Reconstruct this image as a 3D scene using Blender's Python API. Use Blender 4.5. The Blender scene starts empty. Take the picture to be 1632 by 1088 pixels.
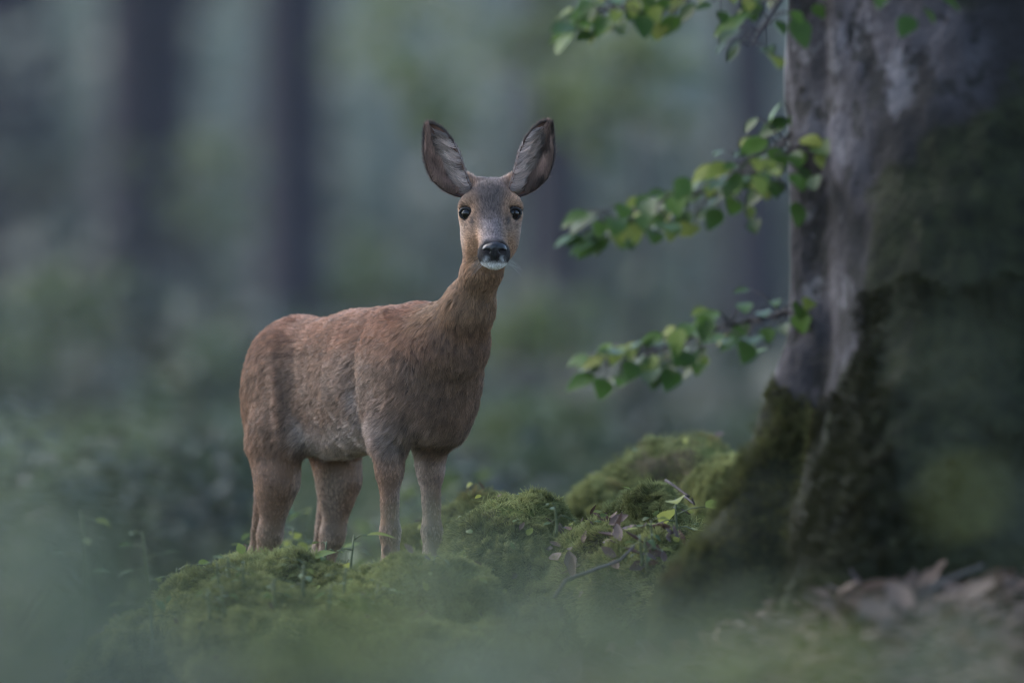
import bpy, bmesh, math, random
import numpy as np
from mathutils import Vector, Matrix

# ------------------------------------------------------------------ camera, sky, sun, exposure
sc = bpy.context.scene
COL = sc.collection
random.seed(7)
RNG = np.random.default_rng(11)
CZ = 0.622                      # camera height (m)
FPX = 19000.0                   # focal length in photo pixels
cam_d = bpy.data.cameras.new("camera")
cam_d.sensor_width = 36.0
cam_d.lens = 36.0 * FPX / 1632.0
cam_d.clip_start, cam_d.clip_end = 0.5, 3000.0
cam_d.dof.use_dof = True
cam_d.dof.focus_distance = 19.98
cam_d.dof.aperture_fstop = 3.3
cam = bpy.data.objects.new("camera", cam_d)
COL.objects.link(cam)
cam.location = (0, -20, CZ)
cam.rotation_euler = (math.pi / 2, 0, 0)
sc.camera = cam

SUN_EL, SUN_AZ = math.radians(40), math.radians(-62)     # azimuth from +Y towards +X: from the left, a little behind
world = bpy.data.worlds.new("World")
sc.world = world
world.use_nodes = True
wn = world.node_tree
bg = wn.nodes["Background"]
sky = wn.nodes.new("ShaderNodeTexSky")
sky.sky_type = 'NISHITA'
sky.sun_disc = False
sky.sun_elevation = SUN_EL
sky.sun_rotation = SUN_AZ
sky.air_density, sky.dust_density, sky.ozone_density = 1.0, 1.2, 1.6
wn.links.new(sky.outputs[0], bg.inputs[0])
bg.inputs[1].default_value = 0.15
sun_d = bpy.data.lights.new("sun", 'SUN')
sun_d.energy, sun_d.angle, sun_d.color = 0.8, math.radians(35), (1.0, 0.95, 0.90)
sun = bpy.data.objects.new("sun", sun_d)
COL.objects.link(sun)
sdir = Vector((math.sin(SUN_AZ) * math.cos(SUN_EL), math.cos(SUN_AZ) * math.cos(SUN_EL), math.sin(SUN_EL)))
sun.rotation_euler = (-sdir).to_track_quat('-Z', 'Y').to_euler()

vs = sc.view_settings
vs.view_transform, vs.look, vs.gamma, vs.exposure = 'Standard', 'None', 1.0, 2.0
vs.use_curve_mapping = False
sc.render.engine = 'CYCLES'
cy = sc.cycles
cy.use_denoising = True
cy.max_bounces, cy.diffuse_bounces, cy.glossy_bounces = 6, 3, 3
cy.transmission_bounces, cy.transparent_max_bounces = 4, 8
cy.filter_width = 1.15
sc.cycles_curves.shape = 'RIBBONS'

# ------------------------------------------------------------------ helpers
def at(px, py, d):
    """the point seen at photo pixel (px, py), d metres in front of the camera"""
    return np.array([(px - 816) / FPX * d, d - 20.0, CZ - (py - 544) / FPX * d])

def sst(a, b, x):
    t = np.clip((x - a) / (b - a), 0, 1)
    return t * t * (3 - 2 * t)

def vnoise(p, seed=0):
    """value noise, -1..1, p (N,3)"""
    p = np.asarray(p, dtype=np.float64)
    i = np.floor(p).astype(np.int64)
    f = p - i
    f = f * f * (3 - 2 * f)
    r = 0
    for dx in (0, 1):
        wx = f[:, 0] if dx else 1 - f[:, 0]
        for dy in (0, 1):
            wy = f[:, 1] if dy else 1 - f[:, 1]
            for dz in (0, 1):
                wz = f[:, 2] if dz else 1 - f[:, 2]
                h = (i[:, 0] + dx) * 374761393 + (i[:, 1] + dy) * 668265263 + (i[:, 2] + dz) * 2147483647 + seed * 144269
                h = (h ^ (h >> 13)) * 1274126177
                h = (h ^ (h >> 16)) & 0xffff
                r = r + wx * wy * wz * (h / 32767.5 - 1.0)
    return r

def fbm(p, oct=3, seed=0):
    r, a, s = 0, 1.0, 0
    for k in range(oct):
        r = r + a * vnoise(np.asarray(p) * 2 ** k + 17.3 * k, seed + k)
        s += a
        a *= .5
    return r / s

def vecnoise(p, seed=0):
    return np.stack([vnoise(p, seed), vnoise(p + 31.7, seed + 5), vnoise(p - 47.1, seed + 9)], 1)

def norm(v):
    return v / np.maximum(np.linalg.norm(v, axis=-1, keepdims=True), 1e-9)

def tag(o, label=None, cat=None, group=None, kind=None):
    if label: o['label'] = label
    if cat: o['category'] = cat
    if group: o['group'] = group
    if kind: o['kind'] = kind
    return o

def link(o, parent=None):
    COL.objects.link(o)
    if parent is not None:
        o.parent = parent
    return o

def empty(name, loc):
    o = bpy.data.objects.new(name, None)
    o.location = tuple(loc)
    o.empty_display_size = .1
    return link(o)

def mesh_obj(name, verts, faces, mat, parent=None, smooth=True, origin=None):
    """one mesh object; verts are world coordinates, parent is an empty whose rotation is none"""
    v = np.asarray(verts, dtype=np.float64)
    base = np.zeros(3)
    if parent is not None:
        q = parent
        while q is not None:
            base = base + np.array(q.location)
            q = q.parent
    org = np.array(origin) if origin is not None else (base if parent is not None else v.mean(0) * 0)
    me = bpy.data.meshes.new(name)
    me.from_pydata((v - org).tolist(), [], faces if isinstance(faces, list) else faces.tolist())
    me.materials.append(mat)
    if smooth:
        me.polygons.foreach_set('use_smooth', np.ones(len(me.polygons), dtype=bool))
    me.update()
    o = bpy.data.objects.new(name, me)
    o.location = tuple(org - base)
    return link(o, parent)

def set_color(o, name, col):
    a = o.data.attributes.new(name, 'FLOAT_COLOR', 'POINT')
    c = np.ones((len(col), 4)); c[:, :3] = col
    a.data.foreach_set('color', c.ravel().astype(np.float32))

def hair_obj(name, pts, rad0, cols, mat, parent, tipfrac=.25):
    """pts (N,K,3) world coordinates"""
    N, K, _ = pts.shape
    base = np.zeros(3); q = parent
    while q is not None:
        base = base + np.array(q.location); q = q.parent
    hc = bpy.data.hair_curves.new(name)
    hc.add_curves([K] * N)
    pa = hc.attributes.get('position') or hc.attributes.new('position', 'FLOAT_VECTOR', 'POINT')
    pa.data.foreach_set('vector', (pts - base).reshape(-1).astype(np.float32))
    ra = hc.attributes.get('radius') or hc.attributes.new('radius', 'FLOAT', 'POINT')
    prof = np.linspace(0, 1, K)
    prof = 1 - (1 - tipfrac) * prof ** 1.5
    r = np.broadcast_to(np.asarray(rad0).reshape(-1, 1), (N, 1)) * prof[None]
    ra.data.foreach_set('value', r.reshape(-1).astype(np.float32))
    ca = hc.attributes.new('coat', 'FLOAT_COLOR', 'POINT')
    c = np.ones((N, K, 4)); c[:, :, :3] = cols if cols.ndim == 3 else cols[:, None, :]
    ca.data.foreach_set('color', c.reshape(-1).astype(np.float32))
    hc.materials.append(mat)
    o = bpy.data.objects.new(name, hc)
    return link(o, parent)

def tri_sample(V, Fq, n, weight=None, rng=RNG):
    """n points on a quad/tri mesh, area * weight(per face centre, normal); returns points, normals"""
    Fq = np.asarray(Fq)
    T = np.concatenate([Fq[:, [0, 1, 2]], Fq[:, [0, 2, 3]]]) if Fq.shape[1] == 4 else Fq
    a, b, c = V[T[:, 0]], V[T[:, 1]], V[T[:, 2]]
    cr = np.cross(b - a, c - a)
    area = np.linalg.norm(cr, axis=1) * .5
    VN = vert_normals(V, Fq)
    w = area.copy()
    if weight is not None:
        w = w * weight((a + b + c) / 3, norm(cr))
    w = np.maximum(w, 0); w /= w.sum()
    k = rng.choice(len(T), n, p=w)
    u, v = rng.random(n), rng.random(n)
    m = u + v > 1
    u[m], v[m] = 1 - u[m], 1 - v[m]
    u, v = u[:, None], v[:, None]
    P = a[k] * (1 - u - v) + b[k] * u + c[k] * v
    Nn = norm(VN[T[k, 0]] * (1 - u - v) + VN[T[k, 1]] * u + VN[T[k, 2]] * v)
    return P, Nn

def vert_normals(V, Fq):
    N = np.zeros_like(V)
    d1, d2 = V[Fq[:, 2]] - V[Fq[:, 0]], (V[Fq[:, 3]] if Fq.shape[1] == 4 else V[Fq[:, 1]]) - V[Fq[:, 1]]
    n = np.cross(d1, d2) if Fq.shape[1] == 4 else np.cross(V[Fq[:, 1]] - V[Fq[:, 0]], d1)
    for k in range(Fq.shape[1]):
        np.add.at(N, Fq[:, k], n)
    return norm(N)

# --- signed distance modelling
class SDF:
    def __init__(s, lo, hi, h):
        s.lo, s.h = np.array(lo, float), h
        s.n = np.ceil((np.array(hi) - s.lo) / h).astype(int) + 1
        s.v = np.full(s.n, .3, np.float32)
    def _box(s, lo, hi):
        i0 = np.clip(np.floor((lo - s.lo) / s.h).astype(int), 0, s.n)
        i1 = np.clip(np.ceil((hi - s.lo) / s.h).astype(int) + 1, 0, s.n)
        sl = tuple(slice(a, b) for a, b in zip(i0, i1))
        ax = [s.lo[k] + s.h * np.arange(i0[k], i1[k]) for k in range(3)]
        return sl, np.meshgrid(*ax, indexing='ij')
    def _put(s, sl, d, k, sub=False):
        a = s.v[sl]
        if sub:
            hh = np.maximum(k - np.abs(a + d), 0) / k
            s.v[sl] = np.maximum(a, -d) + hh * hh * k * .25
        else:
            hh = np.maximum(k - np.abs(a - d), 0) / k
            s.v[sl] = np.minimum(a, d) - hh * hh * k * .25
    def cone(s, p, q, r1, r2, k=.02):
        p, q = np.asarray(p, float), np.asarray(q, float)
        m = max(r1, r2) + k + .02
        sl, (X, Y, Z) = s._box(np.minimum(p, q) - m, np.maximum(p, q) + m)
        if X.size == 0: return
        ba = q - p
        l2 = max(ba @ ba, 1e-12)
        t = np.clip(((X - p[0]) * ba[0] + (Y - p[1]) * ba[1] + (Z - p[2]) * ba[2]) / l2, 0, 1)
        d = np.sqrt((X - p[0] - ba[0] * t) ** 2 + (Y - p[1] - ba[1] * t) ** 2 + (Z - p[2] - ba[2] * t) ** 2) - (r1 + (r2 - r1) * t)
        s._put(sl, d, k)
    def ell(s, c, r, R=np.eye(3), k=.02, sub=False):
        """ellipsoid; rows of R are its axes"""
        c, r, R = np.asarray(c, float), np.asarray(r, float), np.asarray(R, float)
        ext = np.sqrt(((R * r[:, None]) ** 2).sum(0)) + k + .02
        sl, (X, Y, Z) = s._box(c - ext, c + ext)
        if X.size == 0: return
        X, Y, Z = X - c[0], Y - c[1], Z - c[2]
        k0 = 0; k1 = 0
        for j in range(3):
            u = X * R[j, 0] + Y * R[j, 1] + Z * R[j, 2]
            k0 = k0 + (u / r[j]) ** 2
            k1 = k1 + (u / r[j] ** 2) ** 2
        k0, k1 = np.sqrt(k0), np.sqrt(k1)
        d = k0 * (k0 - 1) / np.maximum(k1, 1e-6)
        s._put(sl, d, k, sub)
    def mesh(s, smooth=2):
        v = s.v
        ins = v < 0
        n = s.n
        c = [ins[a:n[0] - 1 + a, b:n[1] - 1 + b, e:n[2] - 1 + e] for a in (0, 1) for b in (0, 1) for e in (0, 1)]
        any_, all_ = c[0].copy(), c[0].copy()
        for q in c[1:]:
            any_ |= q; all_ &= q
        I, J, K = np.nonzero(any_ & ~all_)
        idx = np.full(n - 1, -1, np.int64)
        idx[I, J, K] = np.arange(len(I))
        off = [(a, b, e) for a in (0, 1) for b in (0, 1) for e in (0, 1)]
        acc = np.zeros((len(I), 3)); cnt = np.zeros(len(I))
        for x in range(8):
            for y in range(x + 1, 8):
                oa, ob = np.array(off[x]), np.array(off[y])
                if np.abs(oa - ob).sum() != 1: continue
                va, vb = v[I + oa[0], J + oa[1], K + oa[2]], v[I + ob[0], J + ob[1], K + ob[2]]
                m = (va < 0) != (vb < 0)
                t = np.where(m, va / np.where(m, va - vb, 1), 0)
                acc += np.where(m[:, None], oa + (ob - oa) * t[:, None], 0)
                cnt += m
        P = s.lo + s.h * (np.stack([I, J, K], 1) + acc / cnt[:, None])
        faces = []
        for ax in range(3):
            a1, a2 = (ax + 1) % 3, (ax + 2) % 3
            s0 = [slice(1, -1)] * 3; s1 = [slice(1, -1)] * 3
            s0[ax] = slice(0, -1); s1[ax] = slice(1, None)
            A, B = ins[tuple(s0)], ins[tuple(s1)]
            g = np.stack(np.nonzero(A != B), 1)
            fl = A[tuple(g.T)]
            g[:, a1] += 1; g[:, a2] += 1
            def cell(d1, d2):
                q = g.copy(); q[:, a1] += d1; q[:, a2] += d2
                return idx[q[:, 0], q[:, 1], q[:, 2]]
            f = np.stack([cell(-1, -1), cell(0, -1), cell(0, 0), cell(-1, 0)], 1)
            f[~fl] = f[~fl][:, ::-1]
            faces.append(f)
        Fq = np.concatenate(faces)
        Fq = Fq[(Fq >= 0).all(1)]
        for _ in range(smooth):
            S = np.zeros_like(P); c2 = np.zeros(len(P))
            for k in range(4):
                a, b = Fq[:, k], Fq[:, (k + 1) % 4]
                np.add.at(S, a, P[b]); np.add.at(c2, a, 1)
                np.add.at(S, b, P[a]); np.add.at(c2, b, 1)
            P = P * .5 + .5 * S / np.maximum(c2, 1)[:, None]
        return P, Fq

# --- materials
class NT:
    def __init__(s, name):
        s.m = bpy.data.materials.new(name); s.m.use_nodes = True
        s.t = s.m.node_tree; s.N = s.t.nodes; s.L = s.t.links
        s.b = s.N["Principled BSDF"]; s.out = s.N["Material Output"]
    def n(s, typ, **kw):
        x = s.N.new(typ)
        for k, v in kw.items():
            if k.startswith('i_'):
                key = k[2:]
                x.inputs[int(key) if key.isdigit() else key].default_value = v
            else: setattr(x, k, v)
        return x
    def noise(s, scale, detail=4, rough=.55, vec=None):
        x = s.n('ShaderNodeTexNoise'); x.inputs['Scale'].default_value = scale
        x.inputs['Detail'].default_value = detail; x.inputs['Roughness'].default_value = rough
        if vec is not None: s.L.new(vec, x.inputs['Vector'])
        return x.outputs['Fac']
    def ramp(s, fac, stops):
        x = s.n('ShaderNodeValToRGB'); e = x.color_ramp.elements
        while len(e) < len(stops): e.new(.5)
        for q, (p, c) in zip(e, stops):
            q.position = p; q.color = (*c, 1) if len(c) == 3 else c
        s.L.new(fac, x.inputs[0]); return x.outputs[0]
    def mix(s, fac, a, b):
        x = s.n('ShaderNodeMix', data_type='RGBA')
        for sock, v in ((x.inputs[0], fac), (x.inputs[6], a), (x.inputs[7], b)):
            if isinstance(v, (int, float)): sock.default_value = v
            elif isinstance(v, tuple): sock.default_value = (*v, 1)
            else: s.L.new(v, sock)
        return x.outputs[2]
    def math(s, op, a, b=0.0, clamp=False):
        x = s.n('ShaderNodeMath', operation=op, use_clamp=clamp)
        for sock, v in ((x.inputs[0], a), (x.inputs[1], b)):
            if isinstance(v, (int, float)): sock.default_value = v
            else: s.L.new(v, sock)
        return x.outputs[0]
    def bump(s, h, strength=.5, dist=.01):
        x = s.n('ShaderNodeBump'); x.inputs['Strength'].default_value = strength; x.inputs['Distance'].default_value = dist
        s.L.new(h, x.inputs['Height']); s.L.new(x.outputs[0], s.b.inputs['Normal'])
    def geo(s):
        return s.n('ShaderNodeNewGeometry').outputs['Position']

def mat_plain(name, col, rough=.6, var=.25, scale=40, spec=.3):
    t = NT(name)
    n = t.noise(scale)
    c = t.ramp(n, [(.3, tuple(x * (1 - var) for x in col)), (.7, tuple(min(1, x * (1 + var)) for x in col))])
    t.L.new(c, t.b.inputs['Base Color'])
    t.b.inputs['Roughness'].default_value = rough
    t.b.inputs['Specular IOR Level'].default_value = spec
    return t.m

def mat_leaf(name, cols, gloss=.35, transl=.35, spec=.3):
    """cols: list of colours picked per leaf"""
    t = NT(name)
    oi = t.n('ShaderNodeObjectInfo')
    stops = [((k + .5) / len(cols), c) for k, c in enumerate(cols)]
    c = t.ramp(oi.outputs['Random'], stops)
    tc = t.n('ShaderNodeTexCoord').outputs['Object']
    nz = t.noise(60, 3, vec=tc)
    c2 = t.mix(t.math('MULTIPLY', nz, .6), c, tuple(x * .55 for x in cols[0]))
    t.L.new(c2, t.b.inputs['Base Color'])
    t.b.inputs['Roughness'].default_value = gloss
    t.b.inputs['Specular IOR Level'].default_value = spec
    tr = t.n('ShaderNodeBsdfTranslucent')
    g = t.n('ShaderNodeGamma'); g.inputs[1].default_value = .8
    t.L.new(c2, g.inputs[0]); t.L.new(g.outputs[0], tr.inputs['Color'])
    mx = t.n('ShaderNodeMixShader'); mx.inputs[0].default_value = transl
    t.L.new(t.b.outputs[0], mx.inputs[1]); t.L.new(tr.outputs[0], mx.inputs[2])
    t.L.new(mx.outputs[0], t.out.inputs['Surface'])
    return t.m

def mat_attr(name, attr='coat', rough=.7, spec=.2, hair=False, transl=.25):
    t = NT(name)
    a = t.n('ShaderNodeAttribute', attribute_name=attr)
    t.L.new(a.outputs['Color'], t.b.inputs['Base Color'])
    t.b.inputs['Roughness'].default_value = rough
    t.b.inputs['Specular IOR Level'].default_value = spec
    if hair:
        tr = t.n('ShaderNodeBsdfTranslucent')
        t.L.new(a.outputs['Color'], tr.inputs['Color'])
        mx = t.n('ShaderNodeMixShader'); mx.inputs[0].default_value = transl
        t.L.new(t.b.outputs[0], mx.inputs[1]); t.L.new(tr.outputs[0], mx.inputs[2])
        t.L.new(mx.outputs[0], t.out.inputs['Surface'])
    return t.m

# bark of the old beech: smooth grey-violet, dark pits, moss low down and on the shaded flank
def mat_bark(name):
    t = NT(name)
    P = t.geo()
    mp = t.n('ShaderNodeMapping'); mp.inputs['Scale'].default_value = (1, 1, .8); t.L.new(P, mp.inputs[0])
    big = t.noise(5, 4, vec=mp.outputs[0]); mid = t.noise(17, 5, .6, vec=mp.outputs[0]); fine = t.noise(80, 4, vec=mp.outputs[0])
    base = t.ramp(big, [(.38, (.016, .015, .016)), (.47, (.042, .039, .045)), (.60, (.080, .075, .086))])
    base = t.mix(t.ramp(mid, [(.42, (.95,) * 3), (.49, (0,) * 3)]), base, (.014, .014, .013))
    spots = t.noise(30, 3, .5, vec=mp.outputs[0]); lich = t.noise(9, 5, .65, vec=P)
    base = t.mix(t.ramp(lich, [(.58, (0,) * 3), (.64, (.9,) * 3)]), base, (.125, .12, .132))
    base = t.mix(t.ramp(spots, [(.33, (1,) * 3), (.41, (0,) * 3)]), base, (.012, .011, .011))
    base = t.mix(t.math('MULTIPLY', fine, .45), base, (.03, .028, .03))
    st = t.n('ShaderNodeAttribute', attribute_name='painted_shade')
    base = t.mix(t.math('MULTIPLY', st.outputs['Fac'], .9), base, (.012, .011, .011))  # shade of the flank turned from the light, painted into the bark colour
    at_ = t.n('ShaderNodeAttribute', attribute_name='moss')
    mz = t.math('ADD', at_.outputs['Fac'], t.math('MULTIPLY', t.math('SUBTRACT', t.noise(7, 5, .6, vec=P), .5), 1.5))
    mfac = t.ramp(mz, [(.42, (0,) * 3), (.58, (1,) * 3)])
    moss = t.ramp(t.noise(35, 4, vec=P), [(.3, (.006, .007, .004)), (.7, (.018, .021, .009))])
    t.L.new(t.mix(mfac, base, moss), t.b.inputs['Base Color'])
    t.b.inputs['Roughness'].default_value = .9
    t.b.inputs['Specular IOR Level'].default_value = .15
    t.bump(t.math('ADD', mid, t.math('MULTIPLY', fine, .4)), .7, .02)
    return t.m

def mat_ground():
    t = NT("forest_floor")
    P = t.geo()
    a = t.noise(3, 5, .6, vec=P); b = t.noise(22, 5, .6, vec=P); c = t.noise(.35, 3, vec=P)
    lit = t.ramp(b, [(.3, (.022, .017, .016)), (.55, (.06, .046, .042)), (.75, (.13, .10, .09))])
    moss = t.ramp(b, [(.3, (.016, .022, .009)), (.7, (.055, .066, .024))])
    at_ = t.n('ShaderNodeAttribute', attribute_name='moss')
    f = t.ramp(t.math('ADD', at_.outputs['Fac'], t.math('MULTIPLY', t.math('SUBTRACT', a, .5), 1.3)), [(.4, (0,) * 3), (.6, (1,) * 3)])
    t.L.new(t.mix(f, lit, moss), t.b.inputs['Base Color'])
    t.b.inputs['Roughness'].default_value = .95
    t.b.inputs['Specular IOR Level'].default_value = .02
    t.bump(t.math('ADD', b, a), .8, .03)
    return t.m

def mat_moss(name, dark=(.025, .034, .010), light=(.10, .122, .035)):
    t = NT(name)
    P = t.geo()
    n = t.math('ADD', t.math('MULTIPLY', t.noise(14, 4, vec=P), .6), t.math('MULTIPLY', t.noise(90, 4, vec=P), .4))
    soil = t.ramp(t.noise(7, 4, .6, vec=P), [(.50, (0,) * 3), (.62, (.8,) * 3)])
    t.L.new(t.mix(soil, t.ramp(n, [(.35, dark), (.65, light)]), (.045, .032, .024)), t.b.inputs['Base Color'])
    t.b.inputs['Roughness'].default_value = .95
    t.b.inputs['Specular IOR Level'].default_value = .1
    t.bump(t.noise(90, 5, vec=P), .8, .01)
    return t.m

M = dict(
    bark=mat_bark("beech_bark"), ground=mat_ground(), moss=mat_moss("moss_cushion"),
    moss_hair=mat_attr("moss_fronds", hair=True, rough=.9, spec=.05, transl=.3),
    skin=mat_attr("deer_skin", rough=.9, spec=.05), fur=mat_attr("deer_fur", hair=True, rough=.5, spec=.4, transl=.22),
    beech=mat_leaf("beech_leaf_green", [(.028, .062, .012), (.05, .10, .016), (.08, .15, .02), (.04, .08, .016)], .42, .38, .16),
    young=mat_leaf("young_leaf_yellow_green", [(.16, .19, .035), (.21, .22, .045), (.12, .17, .035)], .55, .4, .12),
    herb=mat_leaf("herb_leaf", [(.05, .085, .03), (.075, .115, .035), (.10, .13, .035)], .5, .3, .15),
    fore=mat_leaf("foreground_leaf", [(.07, .09, .05), (.10, .125, .045), (.15, .16, .05), (.095, .115, .07)], .5, .3, .18),
    dry=mat_leaf("dry_leaf_brown", [(.065, .037, .026), (.09, .057, .045), (.04, .023, .018), (.12, .088, .076)], .7, .15),
    stem=mat_plain("green_stem", (.06, .075, .03)), twig=mat_plain("dead_twig", (.04, .033, .031), .8, .4, 60),
    far_bark=mat_plain("far_bark", (.036, .034, .040), .95, .35, 1.2, .1),
    far_leaf=mat_leaf("far_leaf", [(.045, .065, .035), (.07, .095, .035), (.11, .14, .045)], .5, .3),
    herb_far=mat_leaf("herb_layer_leaf", [(.03, .042, .022), (.045, .06, .026), (.07, .085, .03)], .6, .25, .1),
    dark_leaf=mat_leaf("undergrowth_leaf", [(.022, .03, .022), (.035, .045, .025)], .6, .2),
    litter=mat_plain("leaf_litter", (.055, .038, .033), .85, .6, 30, .1),
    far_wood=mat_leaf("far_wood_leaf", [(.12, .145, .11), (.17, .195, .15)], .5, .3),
)
def mat_eye():
    t = NT("deer_eye")
    t.b.inputs['Base Color'].default_value = (.006, .005, .005, 1)
    t.b.inputs['Roughness'].default_value = .06
    t.b.inputs['Specular IOR Level'].default_value = .28
    n = t.noise(30); t.L.new(t.ramp(n, [(.3, (.004, .004, .004)), (.7, (.010, .007, .006))]), t.b.inputs['Base Color'])
    return t.m
M['eye'] = mat_eye()
def mat_nose():
    t = NT("deer_nose")
    P = t.geo()
    n = t.noise(420, 2, vec=P)
    t.L.new(t.ramp(n, [(.3, (.008, .008, .009)), (.7, (.02, .02, .022))]), t.b.inputs['Base Color'])
    t.b.inputs['Roughness'].default_value = .36
    t.b.inputs['Specular IOR Level'].default_value = .38
    t.bump(n, .35, .002)
    return t.m
M['nose'] = mat_nose()
M['lid'] = mat_plain("eyelid_skin", (.012, .011, .012), .5, .3, 200)

# ------------------------------------------------------------------ ground
def ground_h(x, y):
    d = y + 20
    xp = np.array([-400, 0, 5, 9, 14, 17, 19.2, 19.75, 20.3, 22, 30, 45, 55, 90, 120, 170, 260, 900])
    zp = np.array([-.3, -.02, -.06, -.08, -.06, .0, .04, .0, .0, .0, .10, .33, .20, .22, .5, 3.5, 20, 30])
    h = np.interp(d, xp, zp)
    right = sst(.0, .6, x) * sst(12.5, 17.8, d) * (1 - sst(20.5, 23, d))
    h = h + right * np.where(d < 19.2, .21 - .0 * d, .21 + .03 * sst(19.2, 19.9, d))
    h = h - .10 * sst(-.35, -.9, x) * sst(16, 19, d) * (1 - sst(24, 30, d))
    return h
gx = np.concatenate([-np.geomspace(2.2, 700, 40)[::-1], np.linspace(-2, 2, 121), np.geomspace(2.2, 700, 40)])
gy = np.concatenate([-20 - np.geomspace(2, 400, 14)[::-1], np.linspace(-20, -6, 40), np.linspace(-5.9, 3, 200), np.geomspace(3.2, 880, 90)])
GX, GY = np.meshgrid(gx, gy, indexing='ij')
p2 = np.stack([GX.ravel(), GY.ravel(), np.zeros(GX.size)], 1)
gz = ground_h(p2[:, 0], p2[:, 1])
amp = np.clip((np.abs(p2[:, 1]) + 4) / 40, .1, 1)
gz = gz + .035 * fbm(p2 * 3.1, 3, 3) * np.clip(amp * 3, .3, 1) + .25 * fbm(p2 * .12, 2, 8) * sst(10, 60, p2[:, 1])
nx, ny = len(gx), len(gy)
ii = np.arange(nx * ny).reshape(nx, ny)
GF = np.stack([ii[:-1, :-1], ii[1:, :-1], ii[1:, 1:], ii[:-1, 1:]], -1).reshape(-1, 4)
GV = p2.copy(); GV[:, 2] = gz
ground = mesh_obj("ground", GV, GF, M['ground'])
tag(ground, "dim forest floor of moss and brown leaf litter", None, None, "structure")
dd = GV[:, 1] + 20
mossw = .62 * (1 - sst(.1, .5, GV[:, 0]) * sst(13, 16, dd) * (1 - sst(20, 22, dd))) - .75 * sst(50, 60, dd) * (1 - sst(115, 130, dd))
set_color(ground, 'moss', np.repeat(mossw[:, None], 3, 1))

def haze():
    bm = bmesh.new(); bmesh.ops.create_cube(bm, size=1.0)
    me = bpy.data.meshes.new("haze"); bm.to_mesh(me); bm.free()
    o = bpy.data.objects.new("haze", me); COL.objects.link(o)
    o.scale = (1480, 1400, 36.5); o.location = (0, 230, 16.75)
    m = bpy.data.materials.new("evening_haze"); m.use_nodes = True
    t = m.node_tree; t.nodes.remove(t.nodes["Principled BSDF"])
    v = t.nodes.new('ShaderNodeVolumePrincipled')
    v.inputs['Density'].default_value = .00012
    v.inputs['Color'].default_value = (.93, .96, 1, 1)
    t.links.new(v.outputs[0], t.nodes["Material Output"].inputs['Volume'])
    me.materials.append(m)
    tag(o, "thin blue evening haze filling the wood", None, None, "stuff")
haze()

def gz_at(x, y):
    return float(ground_h(np.array([x]), np.array([y]))[0])

# ------------------------------------------------------------------ small plant meshes
def leaf_mesh(name, L, W, mat, droop=.15, fold=.18, n=7):
    """oval pointed leaf along +X, base at the origin, folded on its midrib"""
    vs_, fs = [], []
    for k in range(n + 1):
        u = k / n
        w = W * .5 * (math.sin(math.pi * min(1, u ** .85)) ** .8) * (1 - .25 * u) if 0 < u < 1 else 0
        z = -droop * L * u * u
        wob = 1 + .05 * math.sin(k * 2.4)
        vs_ += [(L * u, -w * wob, z + fold * w), (L * u, 0, z), (L * u, w * wob, z + fold * w)]
    for k in range(n):
        a = 3 * k
        fs += [(a, a + 3, a + 4, a + 1), (a + 1, a + 4, a + 5, a + 2)]
    me = bpy.data.meshes.new(name)
    me.from_pydata(vs_, [], fs)
    me.materials.append(mat)
    me.polygons.foreach_set('use_smooth', np.ones(len(fs), dtype=bool))
    return me

def tube(pts, r0, r1, sides=6):
    pts = [np.asarray(p, float) for p in pts]
    V, Fs = [], []
    n = len(pts)
    for k, p in enumerate(pts):
        t = norm(pts[min(k + 1, n - 1)] - pts[max(k - 1, 0)])
        a = norm(np.cross(t, [0.3, .2, 1.0] if abs(t[2]) < .9 else [1, 0, 0])); b = np.cross(t, a)
        r = r0 + (r1 - r0) * k / (n - 1)
        for j in range(sides):
            an = 2 * math.pi * j / sides
            V.append(p + r * (math.cos(an) * a + math.sin(an) * b))
    for k in range(n - 1):
        for j in range(sides):
            j2 = (j + 1) % sides
            Fs.append([k * sides + j, k * sides + j2, (k + 1) * sides + j2, (k + 1) * sides + j])
    Fs.append(list(range(sides))[::-1]); Fs.append(list(range((n - 1) * sides, n * sides)))
    return V, Fs

def leaf_obj(name, me, p, direction, up, scale, parent):
    """a leaf at world point p pointing along direction"""
    base = np.zeros(3); q = parent
    while q is not None:
        base = base + np.array(q.location); q = q.parent
    x = Vector(direction).normalized(); z = Vector(up)
    z = (z - x * z.dot(x)).normalized(); y = z.cross(x)
    R = Matrix((x, y, z)).transposed()
    o = bpy.data.objects.new(name, me)
    o.matrix_basis = Matrix.Translation(Vector(np.asarray(p) - base)) @ R.to_4x4() @ Matrix.Scale(scale, 4)
    return link(o, parent)

LM = dict(
    beech=leaf_mesh("beech_leaf", .058, .042, M['beech']),
    young=leaf_mesh("young_leaf", .05, .036, M['young'], .25),
    herb=leaf_mesh("herb_leaf", .04, .024, M['herb'], .3),
    fore=leaf_mesh("foreground_leaf", .075, .045, M['fore'], .25), dark=leaf_mesh("dark_leaf", .075, .045, M['dark_leaf'], .25),
    dry=leaf_mesh("dry_leaf", .05, .032, M['dry'], -.25, .45),
)

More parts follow.
